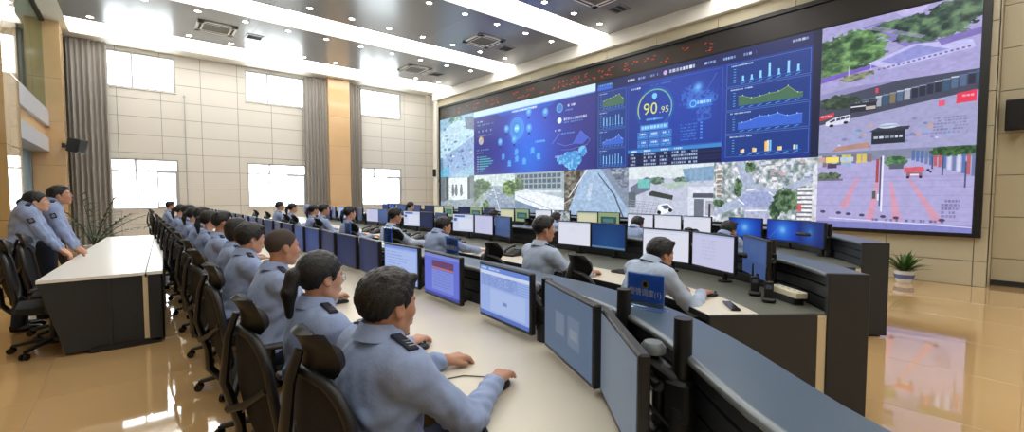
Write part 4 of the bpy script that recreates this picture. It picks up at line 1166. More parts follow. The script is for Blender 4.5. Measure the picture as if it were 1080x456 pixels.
        me.polygons.add(len(F)); me.polygons.foreach_set('loop_start', np.arange(0, F.size, 4, dtype=np.int32)); me.polygons.foreach_set('loop_total', np.full(len(F), 4, np.int32))
        me.polygons.foreach_set('use_smooth', np.ones(len(F), bool))
        me.update(calc_edges=True); me.validate()
        return me

def nv(*a): return np.array(a, float)
def unit(v): return v / max(np.linalg.norm(v), 1e-9)
def rotz(a): c, s = math.cos(a), math.sin(a); return np.array([[c, -s, 0], [s, c, 0], [0, 0, 1]])
def roty(a): c, s = math.cos(a), math.sin(a); return np.array([[c, 0, s], [0, 1, 0], [-s, 0, c]])
def rotx(a): c, s = math.cos(a), math.sin(a); return np.array([[1, 0, 0], [0, c, -s], [0, s, c]])
def ik(a, b, l1, l2, pole):
    d = b - a; L = np.linalg.norm(d)
    if L > (l1 + l2) * .995: b = a + d / L * (l1 + l2) * .995; d = b - a; L = np.linalg.norm(d)
    t = (l1 * l1 - l2 * l2 + L * L) / (2 * L)
    h = math.sqrt(max(l1 * l1 - t * t, 0))
    u = d / L; p = unit(pole - u * (pole @ u))
    return a + u * t + p * h, b

def person(name, label, loc, rz, group=None, stand=False, lean=12, head=(0.05, 0, 0), hyaw=0, hpitch=0, hroll=0, hands=None, hair='short', female=False, vox=.012, skin='skin',
           shirt='shirt', glasses=False, curl=(35, 35), fine=.006, girth=1.0, splay=.12, wristz=(0, 0), patch=False, mask=False):
    """figure facing +x, root on the floor under the hips. hands = [(x,y,z) left, (x,y,z) right] palm centres"""
    root = thing(name, label, 'person', loc, rz, group)
    th = math.radians(lean)
    hipz = .93 if stand else .535
    up = nv(math.sin(th), 0, math.cos(th)); fw = nv(math.cos(th), 0, -math.sin(th))
    hip = nv(0, 0, hipz)
    sc = .94 if female else 1.0
    def T(x, y, z): return hip + fw * x + nv(0, y, 0) + up * z
    sw = .172 * sc
    Sh = [T(.0, sw, .45 * sc), T(.0, -sw, .45 * sc)]
    neck0 = T(-.01, 0, .49 * sc)
    hc = T(-.005, 0, .665 * sc) + np.array(head)
    R = rotz(math.radians(hyaw)) @ roty(math.radians(hpitch)) @ rotx(math.radians(hroll))
    hs = .97 if female else 1.0
    def Hd(x, y, z): return hc + R @ (nv(x, y, z) * hs)
    if hands is None: hands = [(.55, .16, .775), (.55, -.16, .775)]
    hd = [np.array(h, float) for h in hands]
    arms = []
    for i in range(2):
        s = 1 if i == 0 else -1
        sh = Sh[i]
        d0 = unit(nv(hd[i][0] - sh[0], hd[i][1] - sh[1], 0)) if not stand else unit(nv(.7, -s * .25, -.75))
        if not stand: d0 = unit(d0 + nv(0, -s * .25, 0))
        wr = hd[i] - d0 * .075 + nv(0, 0, .012 + wristz[i])
        el, wr = ik(sh, wr, .295 * sc, .262 * sc, nv(-.45, s * (.55 + splay * 3), -1.0))
        arms.append((sh, el, wr, d0))
    # legs
    legs = []
    for s in (1, -1):
        h = hip + nv(.02, s * .09, -.02)
        if stand: kn = nv(.03, s * .10, .49); an = nv(-.02, s * .11, .09)
        else: kn = nv(.43, s * .14, .50); an = nv(.40, s * .14, .09)
        legs.append((h, kn, an))
    if female: girth = girth * .92
    lo = nv(-.32, -.55, 0.0); hi = nv(1.05, .55, 1.80 if stand else 1.52)
    xs = [p[0] for a in arms for p in a[:3]] + [h[0] for h in hd] + [hc[0]]
    hi[0] = max(max(xs) + .16, .58 if not stand else .3)
    ys = [p[1] for a in arms for p in a[:3]] + [h[1] for h in hd]
    lo[1] = min(min(ys) - .14, -.30); hi[1] = max(max(ys) + .14, .30)
    hi[2] = hc[2] + .22
    def torso(F, g, k):
        G = girth
        F.ell(hip + nv(.0, 0, .03), (.125 * G + g, .165 * G + g, .12 + g), None, k)
        F.ell(T(.015, 0, .17), (.118 * G + g, .150 * G * sc + g, .15 + g), None, k)
        RR = roty(th)
        F.ell(T(.0, 0, .32 * sc), (.118 * G + g, .165 * sc * G + g, .185 + g), RR, k)
        if female: F.ell(T(.085, 0, .32), (.06 + g, .12 + g, .07 + g), RR, k)
        F.cap(Sh[0] + nv(0, -.02, 0), Sh[1] + nv(0, .02, 0), .062 * sc + g, None, k)
        for q in Sh: F.cap(neck0 + (q - neck0) * .25, q, .05 + g, .058 + g, k)
        F.ell(T(-.045, 0, .37), (.065 + g, .14 * sc + g, .13 + g), RR, k)
    # ---- body
    F = Field(lo, hi, vox)
    torso(F, -.006, .05)
    for sh, el, wr, d0 in arms:
        F.cap(sh, el, .050 * sc, .040 * sc, .03); F.cap(el, wr, .041 * sc, .029 * sc, .02)
    for h, kn, an in legs:
        F.cap(h, kn, .078, .056, .04); F.cap(kn, an, .055, .036, .02); F.cap(an + nv(-.03, 0, -.05), an + nv(.14, 0, -.055), .034, .028, .02)
    F.cap(neck0 - up * .02, Hd(-.018, 0, -.05), .056 * sc, .052 * sc, .03)
    def headshape(F, k=.02):
        F.ell(Hd(-.014, 0, .030), (.096 * hs, .075 * hs, .088 * hs), R, .03)
        F.ell(Hd(.030, 0, -.032), (.060 * hs, .057 * hs, .078 * hs), R, k)
        F.cap(Hd(.0, .052, -.055), Hd(.055, .018, -.094), .018, .018, k); F.cap(Hd(.0, -.052, -.055), Hd(.055, -.018, -.094), .018, .018, k)
        F.ell(Hd(.064, 0, -.096), (.020, .024, .018), R, .02)
        F.cap(Hd(.071, .030, .024), Hd(.071, -.030, .024), .015, .015, .015)
        F.cap(Hd(.080, 0, .016), Hd(.103, 0, -.022), .007, .0115, .012)
        for s in (1, -1):
            F.ell(Hd(.093, s * .012, -.026), (.011, .008, .008), R, .008)
            F.ell(Hd(.058, s * .036, -.018), (.026, .024, .024), R, .02)
            F.ell(Hd(.092, s * .030, .003), (.016, .015, .010), R, .008, True)
            F.ell(Hd(-.008, s * .077, -.006), (.021, .0095, .033), R @ rotx(s * .12) @ roty(-.2), .006)
            F.ell(Hd(-.002, s * .086, -.002), (.010, .006, .017), R, .004, True)
        F.ell(Hd(.074, 0, -.056), (.022, .028, .022), R, .012)
        F.cap(Hd(.094, .016, -.058), Hd(.094, -.016, -.058), .0055, .0055, .004)
        F.cap(Hd(.100, .018, -.0635), Hd(.100, -.018, -.0635), .0025, .0025, .003, True)
        F.cap(Hd(.091, .014, -.070), Hd(.091, -.014, -.070), .006, .006, .004)
    headshape(F)
    def hand(F, i):
        s = 1 if i == 0 else -1
        sh, el, wr, d = arms[i]
        d = unit(hd[i] + nv(0, 0, 0) - wr) if not stand else d
        d = unit(nv(d[0], d[1], d[2] * .35)) if not stand else d
        lat = unit(np.cross(d, nv(0, 0, 1))) * (1 if s == 1 else -1)   # towards the thumb
        if s == 1: lat = unit(np.cross(d, nv(0, 0, 1)))
        else: lat = -unit(np.cross(d, nv(0, 0, 1)))
        nrm = unit(np.cross(lat, d)); nrm = nrm if nrm[2] > 0 else -nrm
        c = math.radians(curl[i])
        offs = [.029, .010, -.009, -.028]; lens = [.076, .084, .078, .061]
        for o in offs: F.cap(wr + lat * o * .55, wr + d * .088 + lat * o + nrm * .004, .0165, .013, .012)
        for o, L in zip(offs, lens):
            p = wr + d * (.088 if abs(o) < .02 else .083) + lat * o + nrm * .004
            ang = c * .35
            for seg, (fr, w) in enumerate(((.45, .0098), (.32, .0088), (.26, .0080))):
                q = p + (d * math.cos(ang) - nrm * math.sin(ang) + lat * o * 1.3) * L * fr
                F.cap(p, q, w, w * .93, .0035); p = q; ang += c * (.75 if seg == 0 else .55)
        p = wr + d * .022 + lat * .024 - nrm * .004
        q = p + d * .035 + lat * .022 - nrm * .006
        r_ = q + d * .030 + lat * .006 - nrm * .006
        F.cap(p, q, .0155, .0115, .010); F.cap(q, r_, .0110, .0088, .004)
    for i in range(2): hand(F, i)
    body = meshobj('body', F.mesh('body'), root); body.data.materials.append(M[skin])
    # ---- shirt
    F = Field(lo, hi, vox)
    torso(F, .012, .045)
    for j, (sh, el, wr, d0) in enumerate(arms):
        cuff = el + (wr - el) * .88
        F.cap(sh, el, .064 * sc, .055 * sc, .035); F.cap(el, cuff, .055 * sc, .040 * sc, .02)
        F.cap(el + (wr - el) * .82, cuff, .043 * sc, .042 * sc, .006)
        if vox < .009:   # folds round the elbow and upper arm
            for q in range(7):
                u = .35 + q * .11
                p = sh + (el - sh) * u if u < 1 else el + (wr - el) * (u - 1)
                ax = unit((el - sh) if u < 1 else (wr - el)); o = unit(np.cross(ax, nv(.3 * math.sin(q * 2.1), .2, 1)))
                F.cap(p + o * .045 * sc + ax * .01, p - o * .02 * sc + np.cross(ax, o) * .052 * sc, .011, .011, .016)
    if vox < .009:
        rr = np.random.default_rng(5)
        for q in range(22):
            z = rr.uniform(.05, .36); a = rr.uniform(-2.6, 2.6); a2 = a + rr.uniform(.25, .6); z2 = z + rr.uniform(-.10, .05)
            rad = lambda aa, zz: T(math.cos(aa) * .125 * girth - .005, math.sin(aa) * .172 * girth * sc, zz)
            F.cap(rad(a, z), rad(a2, z2), .011, .008, .02)
    WX, WY, WZ = np.meshgrid(*F.ax, indexing='ij', sparse=True)
    wr_ = np.sin(38 * WX + 22 * WZ + 4 * np.sin(19 * WY + 11 * WZ)) * np.sin(31 * WY - 27 * WZ + 3 * np.sin(23 * WX)) + .6 * np.sin(61 * WZ + 30 * WY + 5 * np.sin(13 * WX + 17 * WY))
    F.f = (F.f + .0050 * wr_ * np.clip((hipz + .50 - WZ) / .2, .25, 1)).astype(np.float32)
    # open the neck
    F.cap(neck0 + up * .035, neck0 + up * .2 + fw * .04, .058 * sc, .075, .01, True)
    sh_o = meshobj('shirt', F.mesh('shirt'), root); sh_o.data.materials.append(M[shirt])
    # ---- collar: a band standing round the neck with two points
    bm = bmesh.new()
    cc = neck0 + up * .052
    def colf(u, v):
        a = -PI + 2 * PI * u
        a = a * .93
        r = .066 + .024 * (v - .5) * 2 if v > .5 else .063 + .006 * v
        drop = .030 * (1 - math.cos(a)) / 2
        p = nv(math.cos(a + PI) * (r + .004), math.sin(a + PI) * r, (.036 - .052 * (v - .5) * 2) if v > .5 else -.03 + .132 * v)
        front = math.cos(a + PI)
        q = cc + fw * p[0] + nv(0, p[1], 0) + up * (p[2] - .020 * max(front, 0) - (0.030 * max(front, 0) ** 4 * (v if v > .5 else 0)))
        return tuple(q)
    shell(bm, colf, 28, 6, .005)
    fin('collar', bm, M[shirt], root, 70)
    # ---- shoulder boards
    for s, q in zip((1, -1), Sh):
        bm = bmesh.new()
        a = neck0 + (q - neck0) * .48 + up * .079 + fw * .002; b = q + nv(0, s * .030, 0) + up * .079
        ax = unit(b - a); az = unit(up - ax * (up @ ax)); ay = np.cross(az, ax)
        obox(bm, (a + b) / 2, Vector(ax), Vector(ay), Vector(az), np.linalg.norm(b - a), .042, .010, .004)
        for t in (.55, .7, .85): obox(bm, a + (b - a) * t + az * .007, Vector(ax), Vector(ay), Vector(az), .005, .022, .002, 0, 1)
        fin('shoulder_board', bm, [M['navy'], M['steel']], root)
    # ---- trousers
    F = Field(lo, nv(hi[0], hi[1], hipz + .15), max(vox, .011))
    F.ell(hip + nv(0, 0, .0), (.142 * girth, .180 * girth, .125), None, .05)
    for h, kn, an in legs:
        F.cap(h, kn, .098, .072, .05); F.cap(kn, an + nv(0, 0, .0), .071, .056, .03)
    tr = meshobj('trousers', F.mesh('trousers'), root); tr.data.materials.append(M['navy'])
    bm = bmesh.new()
    for h, kn, an in legs:
        tube(bm, [an + nv(-.06, 0, -.045), an + nv(-.02, 0, -.04), an + nv(.06, 0, -.045), an + nv(.16, 0, -.058), an + nv(.20, 0, -.066)], [.036, .045, .043, .036, .018], 10)
    fin('shoes', bm, M['blackgloss'], root, 60)
    # ---- hair
    hv = min(vox, .008)
    F = Field(hc - .22, hc + .22, hv)
    th_h = {'short': .013, 'buzz': .004, 'pony': .014, 'bun': .014, 'bob': .020, 'crop': .010, 'full': .020}[hair]
    F.ell(Hd(-.016, 0, .034), ((.096 + th_h) * hs, (.075 + th_h) * hs, (.087 + th_h) * hs), R, .02)
    X, Y, Z = np.meshgrid(*F.ax, indexing='ij', sparse=True)
    X, Y, Z = X - hc[0], Y - hc[1], Z - hc[2]
    lx = (R[0, 0] * X + R[1, 0] * Y + R[2, 0] * Z) / hs; ly = (R[0, 1] * X + R[1, 1] * Y + R[2, 1] * Z) / hs; lz = (R[0, 2] * X + R[1, 2] * Y + R[2, 2] * Z) / hs
    if hair in ('pony', 'bun', 'bob', 'full'): pts = [(-.2, -.075), (-.075, -.078), (-.04, -.04), (-.012, .018), (.012, .018), (.028, -.015), (.042, .02), (.072, .060), (.2, .085)]
    else: pts = [(-.2, -.070), (-.08, -.072), (-.048, -.044), (-.026, .010), (.004, .016), (.014, -.014), (.026, .014), (.046, .040), (.066, .070), (.080, .080), (.2, .10)]
    g = np.interp(lx, [p[0] for p in pts], [p[1] for p in pts])
    wob = (.0028 * np.sin(ly * 330 + 3 * np.sin(lx * 40) + lz * 120) + .003 * np.sin(lx * 150 + ly * 70) * np.sin(ly * 160 + lz * 90)) if hair != 'buzz' else 0
    F.f = np.maximum(F.f + wob * .8, (g - lz) * .75 + wob).astype(np.float32)
    if hair in ('short', 'full'):
        F.ell(Hd(.040, 0, .094), (.046, .056, .022), R @ roty(.5), .025)
        for q in range(5): F.cap(Hd(-.06 + q * .03, -.05 + .02 * (q % 2), .10), Hd(.03 + q * .015, .03, .118 - q * .006), .016, .011, .012)
    if hair == 'pony':
        F.cap(Hd(-.105, 0, .045), Hd(-.135, 0, .02), .022, .026, .01)
        F.cap(Hd(-.135, 0, .02), Hd(-.150, .0, -.06), .031, .032, .015); F.cap(Hd(-.150, 0, -.06), Hd(-.142, 0, -.165), .032, .016, .015)
    if hair == 'bun':
        F.ell(Hd(-.125, 0, .0), (.045, .048, .050), R, .012)
    if hair == 'bob':
        F.ell(Hd(-.045, 0, -.03), (.072, .088, .075), R, .03)
    ho = meshobj('hair', F.mesh('hair'), root); ho.data.materials.append(M['buzz' if hair == 'buzz' else 'hair'])
    if hair == 'pony':
        bm = bmesh.new(); ring = [tuple(Hd(-.120, math.cos(a) * .024, .032 + math.sin(a) * .024)) for a in np.linspace(0, 2 * PI, 13)[:-1]]
        tube(bm, ring, .007, 6, closed=True); tag(fin('hair_tie', bm, M['signwhite'], root, 60), 'pale hair tie')
    # ---- face details
    bm = bmesh.new()
    for s in (1, -1):
        bmesh.ops.create_uvsphere(bm, u_segments=10, v_segments=8, radius=.0105, matrix=Matrix.Translation(Hd(.0765, s * .030, .003)))
    n0 = len(bm.faces)
    for s in (1, -1):
        bmesh.ops.create_uvsphere(bm, u_segments=8, v_segments=6, radius=.0052, matrix=Matrix.Translation(Hd(.0828, s * .030, .003)))
    bm.faces.ensure_lookup_table()
    for f in bm.faces[n0:]: f.material_index = 1
    fin('eyes', bm, [M['eyewhite'], M['iris']], root, 60)
    bm = bmesh.new()
    for s in (1, -1): tube(bm, [Hd(.0835, s * .014, .021), Hd(.0855, s * .028, .027), Hd(.074, s * .047, .022)], [.0035, .004, .002], 6)
    fin('eyebrows', bm, M['hair'], root, 60)
    bm = bmesh.new()
    tube(bm, [Hd(.089, .022, -.061), Hd(.0985, .008, -.0595), Hd(.0985, -.008, -.0595), Hd(.089, -.022, -.061)], [.001, .004, .004, .001], 6)
    tube(bm, [Hd(.087, .020, -.066), Hd(.096, .006, -.069), Hd(.096, -.006, -.069), Hd(.087, -.020, -.066)], [.001, .0045, .0045, .001], 6)
    fin('lips', bm, M['lip'], root, 60)
    if glasses:
        bm = bmesh.new()
        for s in (1, -1):
            ring = [tuple(Hd(.100 - abs(math.cos(a)) * .004, s * .031 + math.cos(a) * .022, .001 + math.sin(a) * .017)) for a in np.linspace(0, 2 * PI, 15)[:-1]]
            tube(bm, ring, .0016, 5, closed=True)
            tube(bm, [Hd(.095, s * .053, .006), Hd(.04, s * .074, .008), Hd(-.01, s * .083, .008)], .0016, 5)
        tube(bm, [Hd(.101, .009, .004), Hd(.101, -.009, .004)], .0016, 5)
        tag(fin('glasses', bm, M['steel'], root, 60), 'thin silver rimmed glasses')
    # sleeve patch and shirt details
    if vox < .0095 or stand:
        for i in range(2):
            sh, el, wr, d0 = arms[i]
            s = 1 if i == 0 else -1
            ax = unit(el - sh); out = unit(nv(-.1, s, .2) - ax * (nv(-.1, s, .2) @ ax)); ay = np.cross(ax, out)
            c = sh + (el - sh) * .32 + out * .061 * sc
            if patch:
                bm = bmesh.new(); obox(bm, c, Vector(ax), Vector(ay), Vector(out), .062, .055, .010, .004); obox(bm, c + out * .004, Vector(ax), Vector(ay), Vector(out), .034, .034, .008, .003, 1)
                fin('sleeve_patch', bm, [M['navy'], M['steel']], root)
    if patch:
        bm = bmesh.new()
        c = T(.128 * girth, -.07 * sc, .33)
        obox(bm, c, Vector(fw), Vector((0, 1, 0)), Vector(up), .012, .085, .006, 0); fin('chest_pocket', bm, M[shirt], root)
    return root
# ------------------------------------------------------------------ office chairs
def make_chair():
    r = thing('office_chair', '', 'chair')
    bm = bmesh.new(); lathe(bm, [(0, .07), (.045, .07), (.045, .12), (.03, .13), (.03, .25), (0, .25)], n=14); fin('hub', bm, M['black'], r, 40)
    for k in range(5):
        a = 2 * PI * k / 5 + .3
        c, s = math.cos(a), math.sin(a)
        bm = bmesh.new(); tube(bm, [(c * .03, s * .03, .105), (c * .15, s * .15, .10), (c * .30, s * .30, .075)], [.034, .030, .022], 8, flat=(1, .7)); leg = fin('base_leg', bm, M['black'], r, 40)
        bm = bmesh.new()
        d = Vector((-s, c, 0))
        for q in (-.018, .018):
            p = Vector((c * .31, s * .31, .03)) + d * q
            tube(bm, [p - d * .010, p + d * .010], .03, 12)
        tube(bm, [(c * .31, s * .31, .03), (c * .305, s * .305, .075)], .012, 6)
        fin('caster', bm, M['blackgloss'], leg, 40)
    bm = bmesh.new(); tube(bm, [(0, 0, .24), (0, 0, .39)], .022, 10); fin('gas_lift', bm, M['rubber'], r, 40)
    bm = bmesh.new(); box(bm, -.16, .12, -.11, .11, .38, .43, .015); tube(bm, [(-.12, 0, .41), (-.27, 0, .42), (-.33, 0, .50), (-.335, 0, .66)], [.035, .035, .035, .026], 8, flat=(1.3, .7)); fin('tilt_mechanism', bm, M['black'], r, 40)
    # seat: waterfall front
    bm = bmesh.new()
    def seat(u, v):
        x = -.23 + .48 * u; y = (-.245 + .49 * v) * (1 - .10 * (2 * abs(u - .5)) ** 4)
        e = (2 * abs(v - .5)) ** 4
        return (x, y, .455 - .05 * max(0, (u - .75) / .25) ** 2 - .012 * e + .01 * (1 - u))
    shell(bm, seat, 14, 12, .06); fin('seat', bm, M['mesh'], r, 50)
    # backrest: mesh panel in a loop frame
    def bk(y, z):
        t = (z - .52) / .48
        return -.265 - .06 * t + .030 * math.sin(t * PI) * -1 + .10 * (y / .24) ** 2 * .8
    def half(z):
        t = (z - .52) / .48
        return .195 + .03 * math.sin(PI * min(1, t * .9 + .1)) - .03 * max(0, t - .75) * 4 * .6
    bm = bmesh.new()
    def back(u, v):
        z = .525 + .465 * v; y = (2 * u - 1) * half(z) * (1 - .16 * max(0, abs(2 * v - 1) - .7) / .3)
        return (bk(y, z), y, z)
    shell(bm, back, 14, 14, .012); fin('backrest_mesh', bm, M['mesh'], r, 50)
    loop = []
    for q in range(40):
        a = 2 * PI * q / 40
        cy = math.copysign(abs(math.cos(a)) ** .45, math.cos(a)); cz = math.copysign(abs(math.sin(a)) ** .45, math.sin(a))
        z = .757 + .243 * cz; y = cy * half(z)
        loop.append((bk(y, z), y, z))
    bm = bmesh.new(); tube(bm, loop, .019, 8, closed=True); fin('backrest_frame', bm, M['black'], r, 50)
    bm = bmesh.new(); tube(bm, [(-.335, 0, .62), (-.385, 0, .80), (-.365, 0, .98), (-.335, 0, 1.07)], [.03, .026, .022, .018], 8, flat=(1.4, .7))
    for s in (-1, 1): tube(bm, [(-.37, 0, .68), (-.33, s * .10, .72), (-.275, s * .215, .80)], [.018, .016, .014], 8)
    fin('spine', bm, M['black'], r, 50)
    bm = bmesh.new()
    def hr(u, v):
        y = (2 * u - 1) * .125 * (1 - .35 * (2 * abs(v - .5)) ** 3); z = 1.01 + .125 * v
        return (-.325 + .055 * (2 * u - 1) ** 2 - .04 * (v - .3) ** 2 * 2 + .02, y, z - .02 * (2 * u - 1) ** 2)
    shell(bm, hr, 12, 8, .028); fin('headrest', bm, M['rubber'], r, 50)
    for s in (-1, 1):
        bm = bmesh.new()
        tube(bm, [(-.02, s * .20, .42), (-.02, s * .285, .43), (-.03, s * .30, .52), (-.03, s * .30, .645)], [.02, .02, .022, .02], 8, flat=(1, .8))
        a = fin('armrest', bm, M['black'], r, 50)
        bm = bmesh.new(); box(bm, -.13, .11, s * .30 - .036, s * .30 + .036, .64, .668, .012, 0, 2); fin('arm_pad', bm, M['armpad'], a, 50)
    return r

CHAIR = make_chair()
CH_USED = [False]
def chair(x, y, rz, label, group=None):
    o = copy_tree(CHAIR) if CH_USED[0] else CHAIR
    CH_USED[0] = True
    o.location = (x, y, 0); o.rotation_euler = (0, 0, rz)
    o['label'] = label
    if group: o['group'] = group
    return o

# ------------------------------------------------------------------ consoles
def lerp_path(P, y):
    for a, b in zip(P[:-1], P[1:]):
        if a[1] <= y <= b[1]: return a[0] + (b[0] - a[0]) * (y - a[1]) / max(b[1] - a[1], 1e-6)
    return P[-1][0] if y > P[-1][1] else P[0][0]
def smooth(P, it=2):
    for _ in range(it):
        Q = [P[0]]
        for a, b in zip(P[:-1], P[1:]):
            Q += [(a[0] * .75 + b[0] * .25, a[1] * .75 + b[1] * .25), (a[0] * .25 + b[0] * .75, a[1] * .25 + b[1] * .75)]
        P = Q + [P[-1]]
    return P
def resample(P, n):
    P = np.array(P); d = np.r_[0, np.cumsum(np.hypot(*np.diff(P, axis=0).T))]
    t = np.linspace(0, d[-1], n)
    return [(float(np.interp(q, d, P[:, 0])), float(np.interp(q, d, P[:, 1]))) for q in t]
def normals(P):
    out = []
    for i in range(len(P)):
        a, b = P[max(i - 1, 0)], P[min(i + 1, len(P) - 1)]
        t = unit(nv(b[0] - a[0], b[1] - a[1], 0)); out.append((t[1], -t[0]))
    return out
def off(P, d):
    return [(p[0] + n[0] * d, p[1] + n[1] * d) for p, n in zip(P, normals(P))]

def console(label, LF, DF, split, parent_name='console_desk'):
    """LF: ledge front line (near to far), DF: desk front line; same sampling. split = fraction of the desk depth in cream"""
    n = 60
    # sample more densely where it bends
    LF, DF = smooth(LF), smooth(DF)
    LF, DF = resample(LF, 600), resample(DF, 600)
    ids = sorted(set(list(range(0, 200, 5)) + list(range(200, 600, 20)) + [599]))
    LF, DF = [LF[i] for i in ids], [DF[i] for i in ids]
    r = thing(parent_name, label, 'desk', (LF[0][0], LF[0][1], 0))
    o = Vector((LF[0][0], LF[0][1], 0))
    def rel(P): return [(p[0] - o.x, p[1] - o.y) for p in P]
    mid = [(d[0] + (l[0] - d[0]) * split, d[1] + (l[1] - d[1]) * split) for d, l in zip(DF, LF)]
    LB = off(LF, .23)
    bm = bmesh.new(); prism(bm, rel(DF), rel(mid), .72, .75); fin('desktop', bm, M['desktop'], r)
    if split < .99:
        bm = bmesh.new(); prism(bm, rel(mid), rel(off(LF, -.002)), .72, .748); fin('rear_desktop', bm, M['deskback'], r)
    bm = bmesh.new(); prism(bm, rel(off(DF, -.012)), rel(DF), .712, .752); fin('desk_edge', bm, M['rubber'], r)
    # slat wall behind the monitors: three slats
    z = [.752, .838, .924, .995]
    for a, b in zip(z[:-1], z[1:]):
        bm = bmesh.new(); prism(bm, rel(off(LF, -.0)), rel(off(LF, .03)), a + .006, b - .006); fin('slat', bm, M['slat'], r)
    bm = bmesh.new(); prism(bm, rel(off(LF, .03)), rel(off(LF, .06)), .05, .995); fin('rear_core', bm, M['black'], r)
    # kick panel under desk
    KD = [(d[0] + (l[0] - d[0]) * .75, d[1] + (l[1] - d[1]) * .75) for d, l in zip(DF, LF)]
    bm = bmesh.new(); prism(bm, rel(KD), rel(off(KD, .02)), .06, .72); fin('modesty_panel', bm, M['console'], r)
    bm = bmesh.new(); prism(bm, rel(off(LF, .19)), rel(off(LF, .21)), .06, 1.0); fin('back_panel', bm, M['console'], r)
    bm = bmesh.new(); prism(bm, rel(off(KD, .03)), rel(off(LF, .18)), .0, .06); fin('plinth', bm, M['black'], r)
    # ledge with a silver lip on the operator's side
    bm = bmesh.new(); prism(bm, rel(off(LF, -.008)), rel(off(LF, .225)), .995, 1.02); fin('ledge', bm, M['ledge'], r)
    bm = bmesh.new(); tube(bm, [(p[0], p[1], 1.006) for p in rel(off(LF, -.012))], .017, 8); fin('ledge_lip', bm, M['ledgelip'], r, 60)
    # near end panels
    def endp(name, a, b, z1, m, th=.03, z0=.02):
        a, b = Vector((*a, 0)), Vector((*b, 0)); t = (b - a).normalized(); q = Vector((t.y, -t.x, 0))
        bm = bmesh.new(); c = (a + b) / 2 - o; obox(bm, (c.x, c.y, (z0 + z1) / 2), t, q, Vector((0, 0, 1)), (b - a).length, th, z1 - z0, .004); return fin(name, bm, m, r)
    e0, e1, e2 = DF[0], LF[0], LB[0]
    k = nv(*(np.array(e1) - np.array(e0)), 0); k = unit(k)[:2]
    s0 = (e1[0] - k[0] * .085, e1[1] - k[1] * .085); s1 = (e1[0] - k[0] * .02, e1[1] - k[1] * .02)
    endp('desk_side_panel', e0, s0, .75, M['console']); endp('reveal_strip', s0, s1, .735, M['strip'], .02, .06); endp('end_panel', s1, e2, 1.022, M['console'], .04)
    f0, f1, f2 = DF[-1], LF[-1], LB[-1]
    endp('desk_side_panel', f0, f1, .75, M['console']); endp('end_panel', f1, f2, 1.022, M['console'], .04)
    return r, LF, DF

LF1 = [(.96, .06), (1.09, .34), (1.28, .58), (1.46, .79), (1.67, 1.12), (1.79, 1.50), (1.84, 1.90), (1.88, 2.40), (1.90, 3.2), (1.90, 8), (1.90, 16.4)]
DF1 = [(.36, .52), (.62, .76), (.80, .98), (.93, 1.25), (1.00, 1.52), (1.0, 1.78), (.90, 2.06), (.83, 2.5), (.82, 3.2), (.82, 8), (.82, 16.4)]
LF2 = [(3.52, .86), (3.86, 1.14), (4.14, 1.50), (4.36, 2.0), (4.50, 2.7), (4.64, 3.5), (4.72, 4.6), (4.72, 9), (4.72, 16.4)]
DF2 = [(2.86, 1.36), (3.06, 1.66), (3.18, 2.0), (3.26, 2.5), (3.30, 3.1), (3.34, 3.8), (3.36, 4.8), (3.36, 9), (3.36, 16.4)]
LF3 = [(6.02, 1.18), (6.45, 1.44), (6.92, 1.80), (7.26, 2.2), (7.50, 2.8), (7.62, 3.6), (7.65, 4.6), (7.65, 9), (7.65, 16.4)]
DF3 = [(5.36, 1.70), (5.66, 1.98), (5.92, 2.3), (6.12, 2.7), (6.24, 3.2), (6.28, 3.9), (6.30, 4.8), (6.30, 9), (6.30, 16.4)]
CON1, LF1s, DF1s = console('front row operator console with cream desktop and blue-grey ledge, closest to the camera', LF1, DF1, 1.0)
CON2, LF2s, DF2s = console('middle row operator console with cream front edge and olive rear desktop', LF2, DF2, .42)
CON3, LF3s, DF3s = console('rear row operator console closest to the video wall', LF3, DF3, .42)

# ledge end cap seam of the front console
# ------------------------------------------------------------------ white-topped straight desk on the left
o = thing('straight_desk', 'long straight desk with white top and dark panels, left of the aisle', 'desk', (-.24, 8.5, 0))
Aq = [(-.70, 5.89), (-.38, 11.10)]; Bq = [(.07, 5.87), (.30, 11.0)]; Cq = [(.085, 5.87), (.315, 11.0)]; Dq = [(.215, 5.86), (.43, 10.98)]
def rl(P): return [(p[0] + .24, p[1] - 8.5) for p in P]
bm = bmesh.new(); prism(bm, rl(Aq), rl(Bq), .72, .75); fin('desktop', bm, M['whitetop'], o)
bm = bmesh.new(); prism(bm, rl(Cq), rl(Dq), .72, .752); fin('rear_top', bm, M['whitetop'], o)
bm = bmesh.new(); prism(bm, rl(Bq), rl(Cq), .70, .735); fin('top_groove', bm, M['black'], o)
def lq(P, t): return P[0][0] + (P[1][0] - P[0][0]) * t, P[0][1] + (P[1][1] - P[0][1]) * t
bm = bmesh.new(); prism(bm, rl([(p[0] + .115, p[1]) for p in Cq]), rl([(p[0] + .13, p[1]) for p in Cq]), .05, .72); fin('front_panel', bm, M['console'], o)
bm = bmesh.new(); prism(bm, rl([(p[0] - .45, p[1]) for p in Cq]), rl([(p[0] + .10, p[1]) for p in Cq]), 0, .05); fin('plinth', bm, M['black'], o)
bm = bmesh.new(); prism(bm, rl([(p[0] - .30, p[1]) for p in Cq]), rl([(p[0] - .28, p[1]) for p in Cq]), .05, .72); fin('modesty_panel', bm, M['console'], o)
